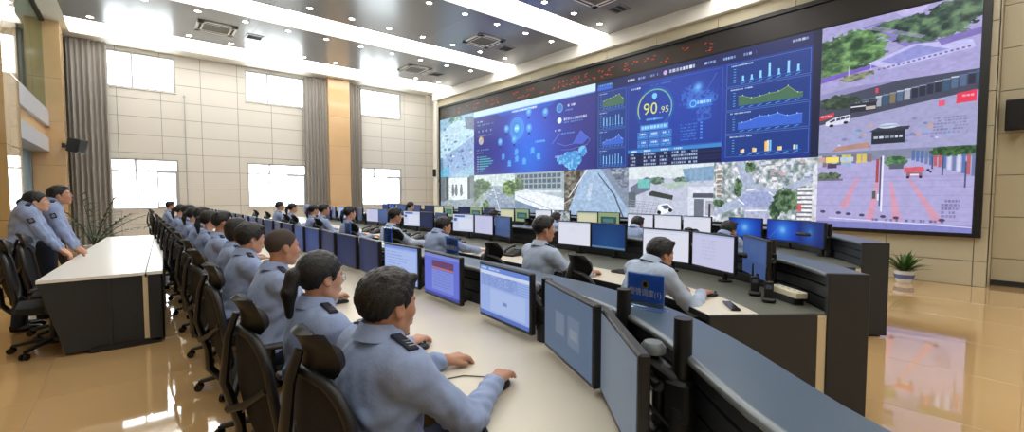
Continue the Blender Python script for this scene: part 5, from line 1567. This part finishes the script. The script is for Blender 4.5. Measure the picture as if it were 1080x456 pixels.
for k, (ya, yb) in enumerate(((0, .0078), (.995, 1.0))):
    # end panel is cut back under the desk edge
    bm = bmesh.new()
    A, B, Cc, D = lq(Aq, ya), lq(Bq, ya), lq(Cq, ya), lq(Dq, ya)
    P2 = [(A[0] + .005, .72), (A[0] + .17, .03), (B[0] - .02, .03), (B[0] - .02, .72)]
    y = A[1] + .005
    v0 = [bm.verts.new((p[0] + .24, y - 8.5, p[1])) for p in P2]; v1 = [bm.verts.new((p[0] + .24, y + .03 - 8.5, p[1])) for p in P2]
    bm.faces.new(v0); bm.faces.new(v1[::-1])
    for i in range(4): bm.faces.new((v0[i], v0[(i + 1) % 4], v1[(i + 1) % 4], v1[i]))
    fin('end_panel', bm, M['console'], o)
    y = B[1]
    bm = bmesh.new(); box(bm, B[0] - .018 + .24, B[0] + .022 + .24, y + .012 - 8.5, y + .03 - 8.5, .06, .71); fin('reveal_strip', bm, M['strip'], o)
    bm = bmesh.new(); box(bm, B[0] + .024 + .24, D[0] + .24, y - 8.5, y + .03 - 8.5, .03, .72, .003); fin('side_panel', bm, M['console'], o)
# ------------------------------------------------------------------ monitors
SCRM = {}
def scr(kind):
    if kind not in SCRM: SCRM[kind] = imgmat('display_' + kind, pic_mon(kind), DESKSCREEN, .45, .12)
    return SCRM[kind]
MW, MH = .54, .335
_mon = {}
def monitor(x, y, z, face, kind, label, group, base=.75, pole=None):
    """x,y = middle of the bottom edge of the screen; face = heading of the screen in degrees"""
    r = thing('monitor', label, 'monitor', (x, y, base), math.radians(face), group)
    h0 = z - base
    key = (round(h0, 3),)
    if key not in _mon:
        bm = bmesh.new(); box(bm, -.035, .0, -MW / 2, MW / 2, h0, h0 + MH, .006)
        box(bm, -.055, -.034, -MW / 2 + .08, MW / 2 - .08, h0 + .06, h0 + MH - .06, .008)
        a = fin('housing', bm, M['black']); a0 = a.data; bpy.data.objects.remove(a)
        bm = bmesh.new()
        tube(bm, [(-.055, 0, h0 + .17), (-.11, 0, h0 + .165), (-.13, .05, h0 + .15)], .018, 8); box(bm, -.062, -.054, -.05, .05, h0 + .12, h0 + .22, .003)
        tube(bm, [(-.13, .05, h0 + .15), (-.14, .0, h0 + .13), (-.15, 0, h0 + .10)], .02, 8)
        b = fin('monitor_arm', bm, M['black'], None, 50); b0 = b.data; bpy.data.objects.remove(b)
        bm = bmesh.new(); lathe(bm, [(0, 0), (.06, 0), (.06, .012), (.022, .018), (.022, h0 + .2), (0, h0 + .2)], (-.15, 0, 0), 12)
        c = fin('pole', bm, M['black'], None, 40); c0 = c.data; bpy.data.objects.remove(c)
        _mon[key] = (a0, b0, c0)
    a0, b0, c0 = _mon[key]
    meshobj('housing', a0, r); meshobj('monitor_arm', b0, r); meshobj('pole', c0, r)
    t, b = .014, .020
    quadscreen('screen', [(.0025, -MW / 2 + t, h0 + MH - t), (.0025, MW / 2 - t, h0 + MH - t), (.0025, MW / 2 - t, h0 + b), (.0025, -MW / 2 + t, h0 + b)], scr(kind), r)
    return r

desc = {'table': 'pale blue table window', 'grey': 'dim grey-blue window', 'blankgrey': 'blank grey screen', 'purple': 'violet page with a maroon banner', 'page': 'pale blue page of text', 'white': 'white document page', 'lilac': 'pale lilac form',
        'dimblue': 'dim slate-blue screen', 'darkblue': 'dark blue screen', 'desk': 'bright blue desktop screen', 'deskdim': 'dim blue desktop screen', 'cream': 'cream page', 'green': 'olive page with a dark inset', 'photo': 'grey camera picture', 'dark': 'dark screen', 'slate': 'slate-blue screen', 'bluewhite': 'white page with blue header'}
g1, g2, g3 = 'monitors along the front console', 'monitors along the middle console', 'monitors along the rear console'
row1 = [(1.235, .905, .765, 140, 'blankgrey'), (1.45, 1.33, .785, 156, 'grey'), (1.62, 1.98, .79, 174, 'table'), (1.68, 2.76, .785, 177, 'purple'), (1.68, 3.40, .79, 184, 'page')]
ys = [4.06, 4.64, 5.22, 5.80, 6.38, 6.96, 7.54, 8.12, 8.75, 9.38, 10.0, 10.7, 11.4, 12.1, 12.8, 13.5, 14.3, 15.1]
row1 += [(1.68, y, .79, 178 + (2 if i % 2 else -2), ['dark', 'dark', 'dark', 'slate', 'slate', 'dark'][i % 6]) for i, y in enumerate(ys)]
for i, (x, y, z, f, k) in enumerate(row1):
    monitor(x, y, z, f, k, '%s on the front console, %s monitor from camera' % (desc[k], ORD[i]), g1)
row2 = [(3.86, 1.47, .86, 130, 'dimblue'), (3.95, 1.86, .86, 156, 'lilac'), (4.08, 2.40, .86, 178, 'white'), (4.46, 3.40, .85, 178, 'darkblue'), (4.45, 3.95, .85, 185, 'white'), (4.45, 5.45, .86, 168, 'dimblue'), (4.48, 5.99, .86, 178, 'lilac'), (4.48, 6.60, .86, 190, 'bluewhite'), (4.48, 7.36, .85, 172, 'slate'), (4.50, 7.94, .85, 180, 'dark'), (4.50, 8.56, .85, 192, 'bluewhite')]
ys = [9.4, 10.0, 10.6, 11.4, 12.0, 12.6, 13.4, 14.0, 14.6, 15.4, 16.0]
kk = ['slate', 'dimblue', 'lilac', 'dark', 'slate', 'page', 'slate', 'desk', 'lilac', 'slate', 'deskdim']
row2 += [(4.5, y, .85, 180 + [-8, 0, 8][i % 3], kk[i]) for i, y in enumerate(ys)]
for i, (x, y, z, f, k) in enumerate(row2):
    monitor(x, y, z, f, k, '%s on the middle console, %s monitor from right' % (desc[k], ORD[i]), g2)
row3 = [(6.62, 1.84, .86, 136, 'deskdim'), (7.14, 2.34, .84, 158, 'desk'), (7.28, 2.92, .84, 172, 'desk'), (7.36, 3.74, .83, 174, 'white'), (7.38, 4.30, .83, 180, 'white'), (7.36, 4.86, .83, 186, 'white'), (7.36, 5.60, .84, 180, 'green'), (7.36, 6.16, .84, 184, 'cream'), (7.36, 6.9, .84, 176, 'photo'), (7.36, 7.5, .84, 180, 'white'), (7.36, 8.25, .84, 178, 'green'), (7.36, 8.83, .84, 182, 'cream')]
ys = [9.6, 10.2, 10.8, 11.6, 12.2, 12.8, 13.6, 14.2, 14.8, 15.5, 16.1]
kk = ['dark', 'green', 'dark', 'green', 'cream', 'dark', 'slate', 'green', 'dimblue', 'desk', 'slate']
row3 += [(7.36, y, .84, 180 + [-6, 0, 6][i % 3], kk[i]) for i, y in enumerate(ys)]
for i, (x, y, z, f, k) in enumerate(row3):
    monitor(x, y, z, f, k, '%s on the rear console, %s monitor from right' % (desc[k], ORD[i]), g3)

# posts and heavy arms that stand up along the near ledge
def ledge_post(x, y, h, label, reach=None):
    o = thing('monitor_post', label, 'post', (x, y, .75))
    bm = bmesh.new(); lathe(bm, [(0, 0), (.055, 0), (.055, .10), (.030, .11), (.030, h - .75), (0, h - .75)], n=14); fin('post', bm, M['black'], o, 40)
    bm = bmesh.new(); box(bm, -.05, .05, -.045, .045, .05, .19, .012); fin('clamp', bm, M['rubber'], o)
    if reach:
        bm = bmesh.new(); a = Vector((reach[0] - x, reach[1] - y, .235)); tube(bm, [(0, 0, .17), (a.x * .45, a.y * .45 , .23), a], [.034, .034, .024], 8, flat=(1, .8)); fin('swing_arm', bm, M['black'], o, 50)
        bm = bmesh.new(); lathe(bm, [(0, .0), (.042, 0), (.042, .02), (.03, .035), (0, .035)], (a.x * .45, a.y * .45, .262), 14); tag(fin('joint_cap', bm, M['ledgelip'], o, 40), 'silver joint cap')
ledge_post(1.64, 1.16, 1.13, 'short black post left of the blue name sign', (1.46, 1.24))
ledge_post(1.37, .735, 1.14, 'tall black post at the camera end of the front ledge', (1.29, .93))
ledge_post(1.70, 1.70, 1.09, 'short black post behind the third monitor of the front console', (1.64, 1.9))
bm = bmesh.new()
tube(bm, [(1.27, .86, .90), (1.24, .82, .80), (1.28, .78, .765), (1.36, .80, .76), (1.42, .88, .76)], .007, 6); tube(bm, [(1.28, .87, .92), (1.29, .80, .84), (1.33, .74, .77), (1.36, .66, .758)], .006, 6)
tag(fin('cable', bm, M['black'], None, 60), 'black cables dangling behind the nearest monitor', 'cable')

# ------------------------------------------------------------------ name signs on the front ledge
def name_sign(x, y, face, s, label, words):
    o = thing('name_sign', label, 'sign', (x, y, 1.021), math.radians(face), 'blue acrylic name signs on the front ledge')
    w, h = .20 * s, .155 * s
    bm = bmesh.new(); box(bm, -.035, .035, -w / 2 - .005, w / 2 + .005, 0, .008, .003); box(bm, -.008, -.004, -w / 2, w / 2, .008, h + .02); box(bm, .004, .008, -w / 2, w / 2, .008, h + .02)
    fin('acrylic_holder', bm, M['acryl'], o)
    bm = bmesh.new(); box(bm, -.003, .003, -w / 2 + .002, w / 2 - .002, .012, h + .016); fin('card', bm, M['signblue'], o)
    bm = bmesh.new(); box(bm, .0031, .0036, -w / 2 + .002, w / 2 - .002, .012, .035 * s); fin('pale_band', bm, M['ledge'], o)
    bm = bmesh.new(); 
    for rr, zz in ((.019, .0034), (.012, .0040)):
        c = [bm.verts.new((zz, math.cos(a) * rr * s, h * .78 + math.sin(a) * rr * 1.15 * s)) for a in np.linspace(0, 2 * PI, 17)[:-1]]
        f = bm.faces.new(c); f.material_index = 0 if rr > .015 else 1
    fin('emblem', bm, [M['gold'], M['navy']], o)
    if words:
        T = text_tris(words)
        if len(T):
            sx = (w * .86) / (T[:, :, 0].max() - T[:, :, 0].min())
            me = bpy.data.meshes.new('lettering')
            V = [(.0042, float(q[0]) * sx, float(q[1]) * sx * 1.15 + h * .50) for t in T for q in t]
            me.from_pydata(V, [], [(i, i + 1, i + 2) for i in range(0, len(V), 3)]); me.materials.append(M['signwhite']); me.update()
            meshobj('lettering', me, o)
    return o
name_sign(1.785, 1.145, 184, .92, 'blue name sign with emblem and white lettering beside the short black post', '警情调度(1)')
name_sign(2.0, 3.12, 180, 1.0, 'blue name sign on the front ledge before the second seated operator', '警情调度(2)')
name_sign(2.0, 4.33, 178, 1.0, 'blue name sign on the front ledge, third from the camera', '')
name_sign(2.0, 5.45, 178, 1.0, 'blue name sign on the front ledge, fourth from the camera', '')

# ------------------------------------------------------------------ desk clutter
def phone(x, y, rz, label, z=.75):
    o = thing('desk_phone', label, 'phone', (x, y, z), rz, 'black desk phones')
    bm = bmesh.new()
    v = [(-.10, -.09, 0), (.10, -.09, 0), (.10, .09, 0), (-.10, .09, 0), (-.10, -.09, .025), (.10, -.09, .085), (.10, .09, .085), (-.10, .09, .025)]
    vs = [bm.verts.new(p) for p in v]
    for f in ((0, 3, 2, 1), (4, 5, 6, 7), (0, 1, 5, 4), (1, 2, 6, 5), (2, 3, 7, 6), (3, 0, 4, 7)): bm.faces.new([vs[i] for i in f])
    bmesh.ops.bevel(bm, geom=list(bm.edges), offset=.006, segments=1, affect='EDGES'); fin('phone_body', bm, M['black'], o)
    bm = bmesh.new(); tube(bm, [(-.10, .055, .050), (-.07, .055, .075), (.06, .055, .115), (.10, .055, .112)], [.024, .017, .017, .024], 8); fin('handset', bm, M['blackgloss'], o, 50)
    bm = bmesh.new()
    for i in range(4):
        for j in range(3): box(bm, -.065 + i * .028, -.045 + i * .028, -.07 + j * .026, -.052 + j * .026, .036 + i * .0085, .046 + i * .0085)
    fin('keypad', bm, M['ventgrey'], o)
    bm = bmesh.new(); box(bm, .045, .09, -.07, .01, .07, .086); fin('display', bm, M['ledge'], o)
def keyboard(x, y, rz, label, z=.751):
    o = thing('keyboard', label, 'keyboard', (x, y, z), rz, 'black keyboards on the desks')
    bm = bmesh.new(); box(bm, -.07, .07, -.22, .22, 0, .018, .005); fin('keyboard_body', bm, M['black'], o)
    bm = bmesh.new()
    for i in range(5):
        for j in range(14): box(bm, -.058 + i * .0235, -.039 + i * .0235, -.205 + j * .0295, -.181 + j * .0295, .018, .024)
    fin('keys', bm, M['rubber'], o)
def mouse(x, y, rz, label, z=.75, cable=None):
    o = thing('mouse', label, 'mouse', (x, y, z), rz, 'computer mice')
    F = Field((-.08, -.06, -.01), (.08, .06, .06), .004)
    F.ell((0, 0, .004), (.052, .029, .027), None, .01); F.f = np.maximum(F.f, -(F.ax[2][None, None, :] - .001)).astype(np.float32)
    b = meshobj('mouse_body', F.mesh('mouse_body'), o); b.data.materials.append(M['black'])
    bm = bmesh.new(); tube(bm, [(.028, -.004, .032), (.028, .004, .032)], .008, 10); fin('wheel', bm, M['rubber'], o, 40)
    if cable:
        bm = bmesh.new(); tube(bm, cable, .0028, 6); fin('mouse_cable', bm, M['ventgrey'], o, 60)
mouse(1.142, 1.402, .42, 'black mouse under the right hand of the nearest man', .7505, [(.05, 0, .012), (.07, .03, .004), (.02, .20, .003), (-.07, .27, .003), (-.16, .25, .003)])
mouse(1.10, 2.02, 0, 'black mouse under the hand of the ponytailed woman', .7505)
keyboard(1.10, 2.48, 0, 'black keyboard in front of the ponytailed woman')
keyboard(1.12, 3.46, 0, 'black keyboard in front of the crop-haired man')
keyboard(1.12, 4.35, 0, 'black keyboard in front of the fourth operator of the front row')
keyboard(3.75, 2.55, .0, 'black keyboard on the middle desk between the two nearest operators')
mouse(3.42, 1.60, -.4, 'black mouse under the right hand of the man behind the blue sign', .7505)
for i, (x, y, t) in enumerate(((3.72, 4.35, 'behind the first empty gap'), (3.70, 5.6, 'left of the second operator'), (3.72, 6.9, 'right of the third operator'), (3.72, 7.4, 'left of the third operator'), (3.72, 8.6, 'far along the desk'), (3.72, 9.0, 'beside the far pair of operators'))):
    phone(x, y, .15, 'black desk phone on the middle console, ' + ORD[i] + ' from its right end')
for i, (x, y) in enumerate(((3.50, 3.55), (3.48, 3.75), (3.62, 2.18), (3.64, 2.02))):
    o = mouse(x, y, .2 * i, 'small black mouse on the cream edge of the middle desk, %s from the left' % ORD[[1, 0, 2, 3][i]], .7505)
# closed black folder at the near corner of the middle desk
bm = bmesh.new(); box(bm, -.03, .03, -.12, .12, 0, .014, .004); bm.transform(Matrix.Translation((3.2, 1.36, .751)) @ Matrix.Rotation(-.9, 4, 'Z')); tag(fin('folder', bm, M['blackgloss']), 'slim black folder at the near corner of the middle desk', 'folder')

o = thing('power_strip', 'cream power strip propped at the right end of the middle desk', 'power strip', (3.70, 1.17, .80), math.radians(-128))
bm = bmesh.new(); box(bm, -.16, .16, -.045, .045, 0, .045, .006); fin('strip_body', bm, M['cream'], o)
for i in range(4):
    bm = bmesh.new(); box(bm, -.115 + i * .065 - .02, -.115 + i * .065 + .02, -.022, .022, .045, .047); 
    for d in (-.008, .008): box(bm, -.115 + i * .065 + d - .002, -.115 + i * .065 + d + .002, -.010, .010, .0465, .048, 0, 1)
    fin('socket', bm, [M['white'], M['darkslot']], o)
slab('strip_foot', -.13, .13, -.035, .035, -.05, 0, M['black'], o)
def radio(x, y, rz, label):
    o = thing('walkie_talkie', label, 'radio', (x, y, .75), rz, 'radios standing in their chargers')
    bm = bmesh.new(); box(bm, -.05, .05, -.045, .045, 0, .035, .012); fin('charger', bm, M['rubber'], o)
    bm = bmesh.new(); box(bm, -.02, .02, -.03, .03, .025, .155, .006); fin('radio_body', bm, M['black'], o)
    bm = bmesh.new(); tube(bm, [(0, .018, .15), (0, .018, .25)], [.008, .005], 8); lathe(bm, [(0, .15), (.009, .15), (.009, .172), (0, .172)], (0, -.014, 0), 8); fin('antenna', bm, M['blackgloss'], o, 40)
    bm = bmesh.new(); box(bm, -.0215, -.0195, -.02, .02, .10, .13); fin('radio_display', bm, M['ledge'], o)
radio(3.71, 1.40, .4, 'black walkie-talkie in a charger, the left one of two on the middle desk')
radio(3.555, 1.245, .4, 'black walkie-talkie in a charger, the right one of two by the power strip')
# black rail-mounted desk arms on the middle and rear ledges
for x, y, t in ((4.05, 1.40, 'middle'), (6.70, 1.66, 'rear')):
    o = thing('monitor_post', 'black post with folded arm at the right end of the %s ledge' % t, 'post', (x, y, .75))
    bm = bmesh.new(); lathe(bm, [(0, 0), (.05, 0), (.05, .08), (.028, .09), (.028, .42), (0, .42)], n=12); fin('post', bm, M['black'], o, 40)
    bm = bmesh.new(); tube(bm, [(0, 0, .24), (-.06, .16, .27), (-.02, .36, .27)], .03, 8, flat=(1, .8)); fin('swing_arm', bm, M['black'], o, 50)

# ------------------------------------------------------------------ plants
def leaf(bm, p0, d, L, w, droop, seg=5, fold=.25):
    d = unit(nv(*d)); side = unit(np.cross(d, nv(0, 0, 1))); p = nv(*p0); pts = []
    for i in range(seg + 1):
        t = i / seg; ww = w * math.sin(PI * min(1, .12 + t * .88)) ** .8
        up_ = np.cross(side, d)
        pts.append((p - side * ww + up_ * ww * fold, p.copy(), p + side * ww + up_ * ww * fold))
        p = p + d * L / seg; d = unit(d + nv(0, 0, -droop / seg))
    V = [[bm.verts.new(q) for q in r] for r in pts]
    for a, b in zip(V[:-1], V[1:]):
        for k in range(2): bm.faces.new((a[k], a[k + 1], b[k + 1], b[k]))
o = thing('potted_plant', 'spiky green plant in a white and blue pot below the video wall', 'plant', (10.22, 1.42, 0))
bm = bmesh.new(); lathe(bm, [(0, 0), (.10, 0), (.115, .02), (.135, .12), (.145, .20), (.15, .215), (.135, .215), (.13, .19), (0, .19)], n=24); fin('pot', bm, M['pot'], o, 40)
bm = bmesh.new(); lathe(bm, [(.1285, .075), (.1375, .11), (.1445, .15), (.140, .15), (.130, .11), (.125, .075)], n=24); fin('pot_band', bm, M['potblue'], o, 40)
bm = bmesh.new(); lathe(bm, [(0, .205), (.128, .192), (.128, .17), (0, .17)], n=16); fin('soil', bm, M['soil'], o)
rg = random.Random(3)
for i in range(46):
    a = rg.uniform(0, 2 * PI); el = rg.uniform(.35, 1.45)
    bm = bmesh.new(); leaf(bm, (math.cos(a) * .03, math.sin(a) * .03, .2), (math.cos(a) * math.cos(el), math.sin(a) * math.cos(el), math.sin(el)), rg.uniform(.26, .42), .026, rg.uniform(.2, .7)); fin('leaf', bm, M['leaf'], o, 80)
o = thing('potted_palm', 'dark feathery palm in a pot by the tall curtain behind the standing officers', 'plant', (-.72, 14.3, 0))
bm = bmesh.new(); lathe(bm, [(0, 0), (.16, 0), (.20, .30), (.22, .34), (.20, .34), (.18, .30), (0, .30)], n=20); fin('pot', bm, M['pot'], o, 40)
bm = bmesh.new(); lathe(bm, [(0, .31), (.185, .31), (.18, .29), (0, .29)], n=16); fin('soil', bm, M['soil'], o)
for i in range(15):
    a = rg.uniform(0, 2 * PI); el = rg.uniform(.55, 1.4); L = rg.uniform(.9, 1.35)
    d = unit(nv(math.cos(a) * math.cos(el), math.sin(a) * math.cos(el), math.sin(el))); p = nv(0, 0, .3); bm = bmesh.new(); pts = [p.copy()]
    for k in range(9):
        p = p + d * L / 9; d = unit(d + nv(0, 0, -.10)); pts.append(p.copy())
        if k > 2:
            side = unit(np.cross(d, nv(0, 0, 1)))
            for s in (-1, 1): leaf(bm, p, d * .6 + side * s * .8, .30 * (1 - abs(k - 5) * .08), .026, .6, 3)
    tube(bm, pts, [.012 - .0009 * q for q in range(len(pts))], 5); fin('frond', bm, M['palm'], o, 80)
# ------------------------------------------------------------------ people
gf, gm, gr = 'officers seated along the front console', 'officers seated along the middle console', 'officers seated along the rear console'
person('person', 'nearest seated man in pale blue shirt with short black hair, right hand on the mouse', (.60, 1.44, 0), math.radians(3), gf, lean=5, head=(.015, 0, -.035), hyaw=6, hpitch=6, hands=[(.555, .25, .775), (.535, -.075, .800)], hair='short', vox=.006, curl=(45, 34), girth=1.04, wristz=(.0, -.004))
person('person', 'seated woman in pale blue shirt with glasses and a long black ponytail', (.60, 2.14, 0), math.radians(2), gf, lean=5, head=(.01, 0, -.0), hyaw=6, hpitch=4, hands=[(.52, .30, .78), (.52, -.10, .785)], hair='pony', female=True, vox=.0085, glasses=True, skin='skinlight')
person('person', 'seated stocky man in pale blue shirt with very short cropped hair', (.64, 3.20, 0), math.radians(2), gf, lean=7, head=(.03, 0, 0), hyaw=4, hpitch=4, hands=[(.52, .18, .78), (.47, -.02, .82)], hair='buzz', vox=.0095, girth=1.12)
person('person', 'seated young man in pale blue shirt with thick black hair, fourth along the front console', (.61, 4.14, 0), 0, gf, lean=9, head=(.02, 0, -.01), hyaw=4, hpitch=8, hands=[(.54, .14, .78), (.54, -.10, .78)], hair='full', vox=.0115, skin='skinlight')
person('person', 'seated officer with full black hair, fifth along the front console', (.67, 5.05, 0), 0, gf, lean=9, head=(.02, 0, .03), hpitch=6, hands=[(.5, .16, .78), (.5, -.16, .78)], hair='bob', vox=.014, skin='skinlight', female=True)
pm = person('person', 'seated man in pale blue shirt, sixth along the front console', (.68, 6.05, 0), 0, gf, lean=8, head=(.02, 0, .03), hands=[(.5, .16, .78), (.5, -.16, .78)], hair='short', vox=.015)
pf = person('person', 'seated woman with hair tied back, seventh along the front console', (.68, 6.98, 0), 0, gf, lean=7, head=(.02, 0, .05), hands=[(.5, .16, .78), (.5, -.16, .78)], hair='pony', vox=.015, female=True, skin='skinlight')
def again(p, x, y, rz, label, group):
    o = copy_tree(p); o.location = (x, y, 0); o.rotation_euler = (0, 0, rz); o['label'] = label; o['group'] = group
    return o
for i, (p, y) in enumerate(((pm, 8.0), (pf, 8.95), (pm, 10.1), (pf, 11.6), (pm, 15.3))):
    again(p, .68, y, 0, 'seated officer in pale blue shirt, %s along the front console' % ORD[7 + i], gf)

person('person', 'man in pale blue shirt seated behind the blue name sign, reaching for his mouse', (2.80, 1.93, 0), math.radians(-16), gm, lean=24, head=(.03, 0, -.06), hyaw=-8, hpitch=10, hands=[(.60, .10, .78), (.63, -.14, .78)], hair='short', vox=.0085, shirt='shirtpale')
person('person', 'man in washed blue shirt seen from behind at the dark blue monitor', (2.86, 3.03, 0), math.radians(-6), gm, lean=9, head=(.02, 0, .02), hyaw=-18, hpitch=4, hands=[(.58, .15, .78), (.58, -.22, .78)], hair='short', vox=.010, shirt='shirtpale')
m3 = person('person', 'officer with short black hair leaning at the phones, third from right on the middle console', (2.84, 4.95, 0), 0, gm, lean=16, head=(.04, 0, -.05), hyaw=-6, hpitch=8, hands=[(.72, .10, .78), (.72, -.18, .78)], hair='short', vox=.0115)
m4 = person('person', 'officer in pale blue shirt, fourth from right on the middle console', (2.86, 6.32, 0), 0, gm, lean=14, head=(.03, 0, .03), hpitch=5, hands=[(.66, .14, .78), (.66, -.14, .78)], hair='short', vox=.0125, shirt='shirtpale')
for i, (p, y) in enumerate(((pf, 7.9), (pm, 9.35), (pf, 9.95), (pf, 11.6), (pm, 12.9))):
    again(p, 2.85, y, 0, 'officer in pale blue shirt, %s from right on the middle console' % ORD[4 + i], gm)
pr = person('person', 'officer half hidden behind monitors, first from right on the rear console', (5.52, 2.58, 0), math.radians(-14), gr, lean=23, head=(.02, 0, -.07), hpitch=10, hands=[(.66, .15, .78), (.66, -.15, .78)], hair='short', vox=.0125)
for i, (p, x, y) in enumerate(((pr, 5.60, 3.92), (pr, 5.60, 5.66), (pr, 5.60, 7.5), (pf, 5.78, 11.2))):
    again(p, x, y, 0, 'officer half hidden behind monitors, %s from right on the rear console' % ORD[i + 1], gr)

person('person', 'standing woman officer with dark hair tied in a low bun, hands on the white desk', (-1.0, 7.42, 0), 0, 'standing officers at the left desk', stand=True, lean=13, head=(.03, 0, -.085), hyaw=-4, hpitch=-4, hands=[(.40, .16, .785), (.40, .0, .785)], hair='bun', female=True, vox=.010, skin='skinlight', patch=True)
person('person', 'standing man officer with glasses, leaning on the white desk beside the woman', (-.86, 7.98, 0), 0, 'standing officers at the left desk', stand=True, lean=12, head=(.035, 0, -.055), hyaw=-4, hpitch=-8, hands=[(.34, .18, .785), (.34, -.12, .785)], hair='short', vox=.010, glasses=True, patch=True)

# ------------------------------------------------------------------ chairs behind them
gc = 'black mesh office chairs along the front console'
cf = [(.74, 1.47, .06, 'of the nearest man'), (.67, 2.08, .0, 'of the ponytailed woman'), (.68, 3.16, -.1, 'of the crop-haired man'), (.68, 4.12, .05, 'of the fourth operator'), (.70, 5.03, .0, 'of the fifth operator'), (.70, 6.03, -.05, 'of the sixth operator'), (.70, 6.96, .05, 'of the seventh operator'), (.70, 8.0, 0, 'of the eighth operator'), (.70, 8.95, 0, 'of the ninth operator'), (.70, 10.1, 0, 'of the tenth operator'), (.70, 11.6, 0, 'of the eleventh operator')]
for x, y, a, t in cf: chair(x - .03, y, a, 'black mesh office chair with headrest, front row seat ' + t, gc)
chair(.66, 15.3, -.15, 'black office chair standing apart at the far end of the front row', gc)
for i, (x, y, a) in enumerate(((2.64, 1.98, -.28), (2.68, 3.05, -.1), (2.68, 4.95, 0), (2.68, 6.32, 0), (2.68, 7.9, 0), (2.68, 9.35, 0), (2.68, 9.95, 0), (2.68, 11.6, 0), (2.68, 12.9, 0))):
    chair(x, y, a, 'black office chair at the middle console, %s from right' % ORD[i], 'black office chairs at the middle console')
for i, (x, y, a) in enumerate(((5.44, 2.62, -.24), (5.50, 3.92, 0), (5.50, 5.66, 0), (5.50, 7.5, 0), (5.60, 11.2, 0))):
    chair(x, y, a, 'black office chair at the rear console, %s from right' % ORD[i], 'black office chairs at the rear console')
for x, y, a, t in ((-.64, 6.28, .06, 'nearest the camera'), (-.60, 6.92, -.05, 'beside the standing woman'), (-.50, 8.74, .0, 'beyond the standing man')):
    chair(x, y, a, 'black office chair pushed up to the white left desk, ' + t, 'black office chairs at the left desk')
bpy.context.view_layer.update()
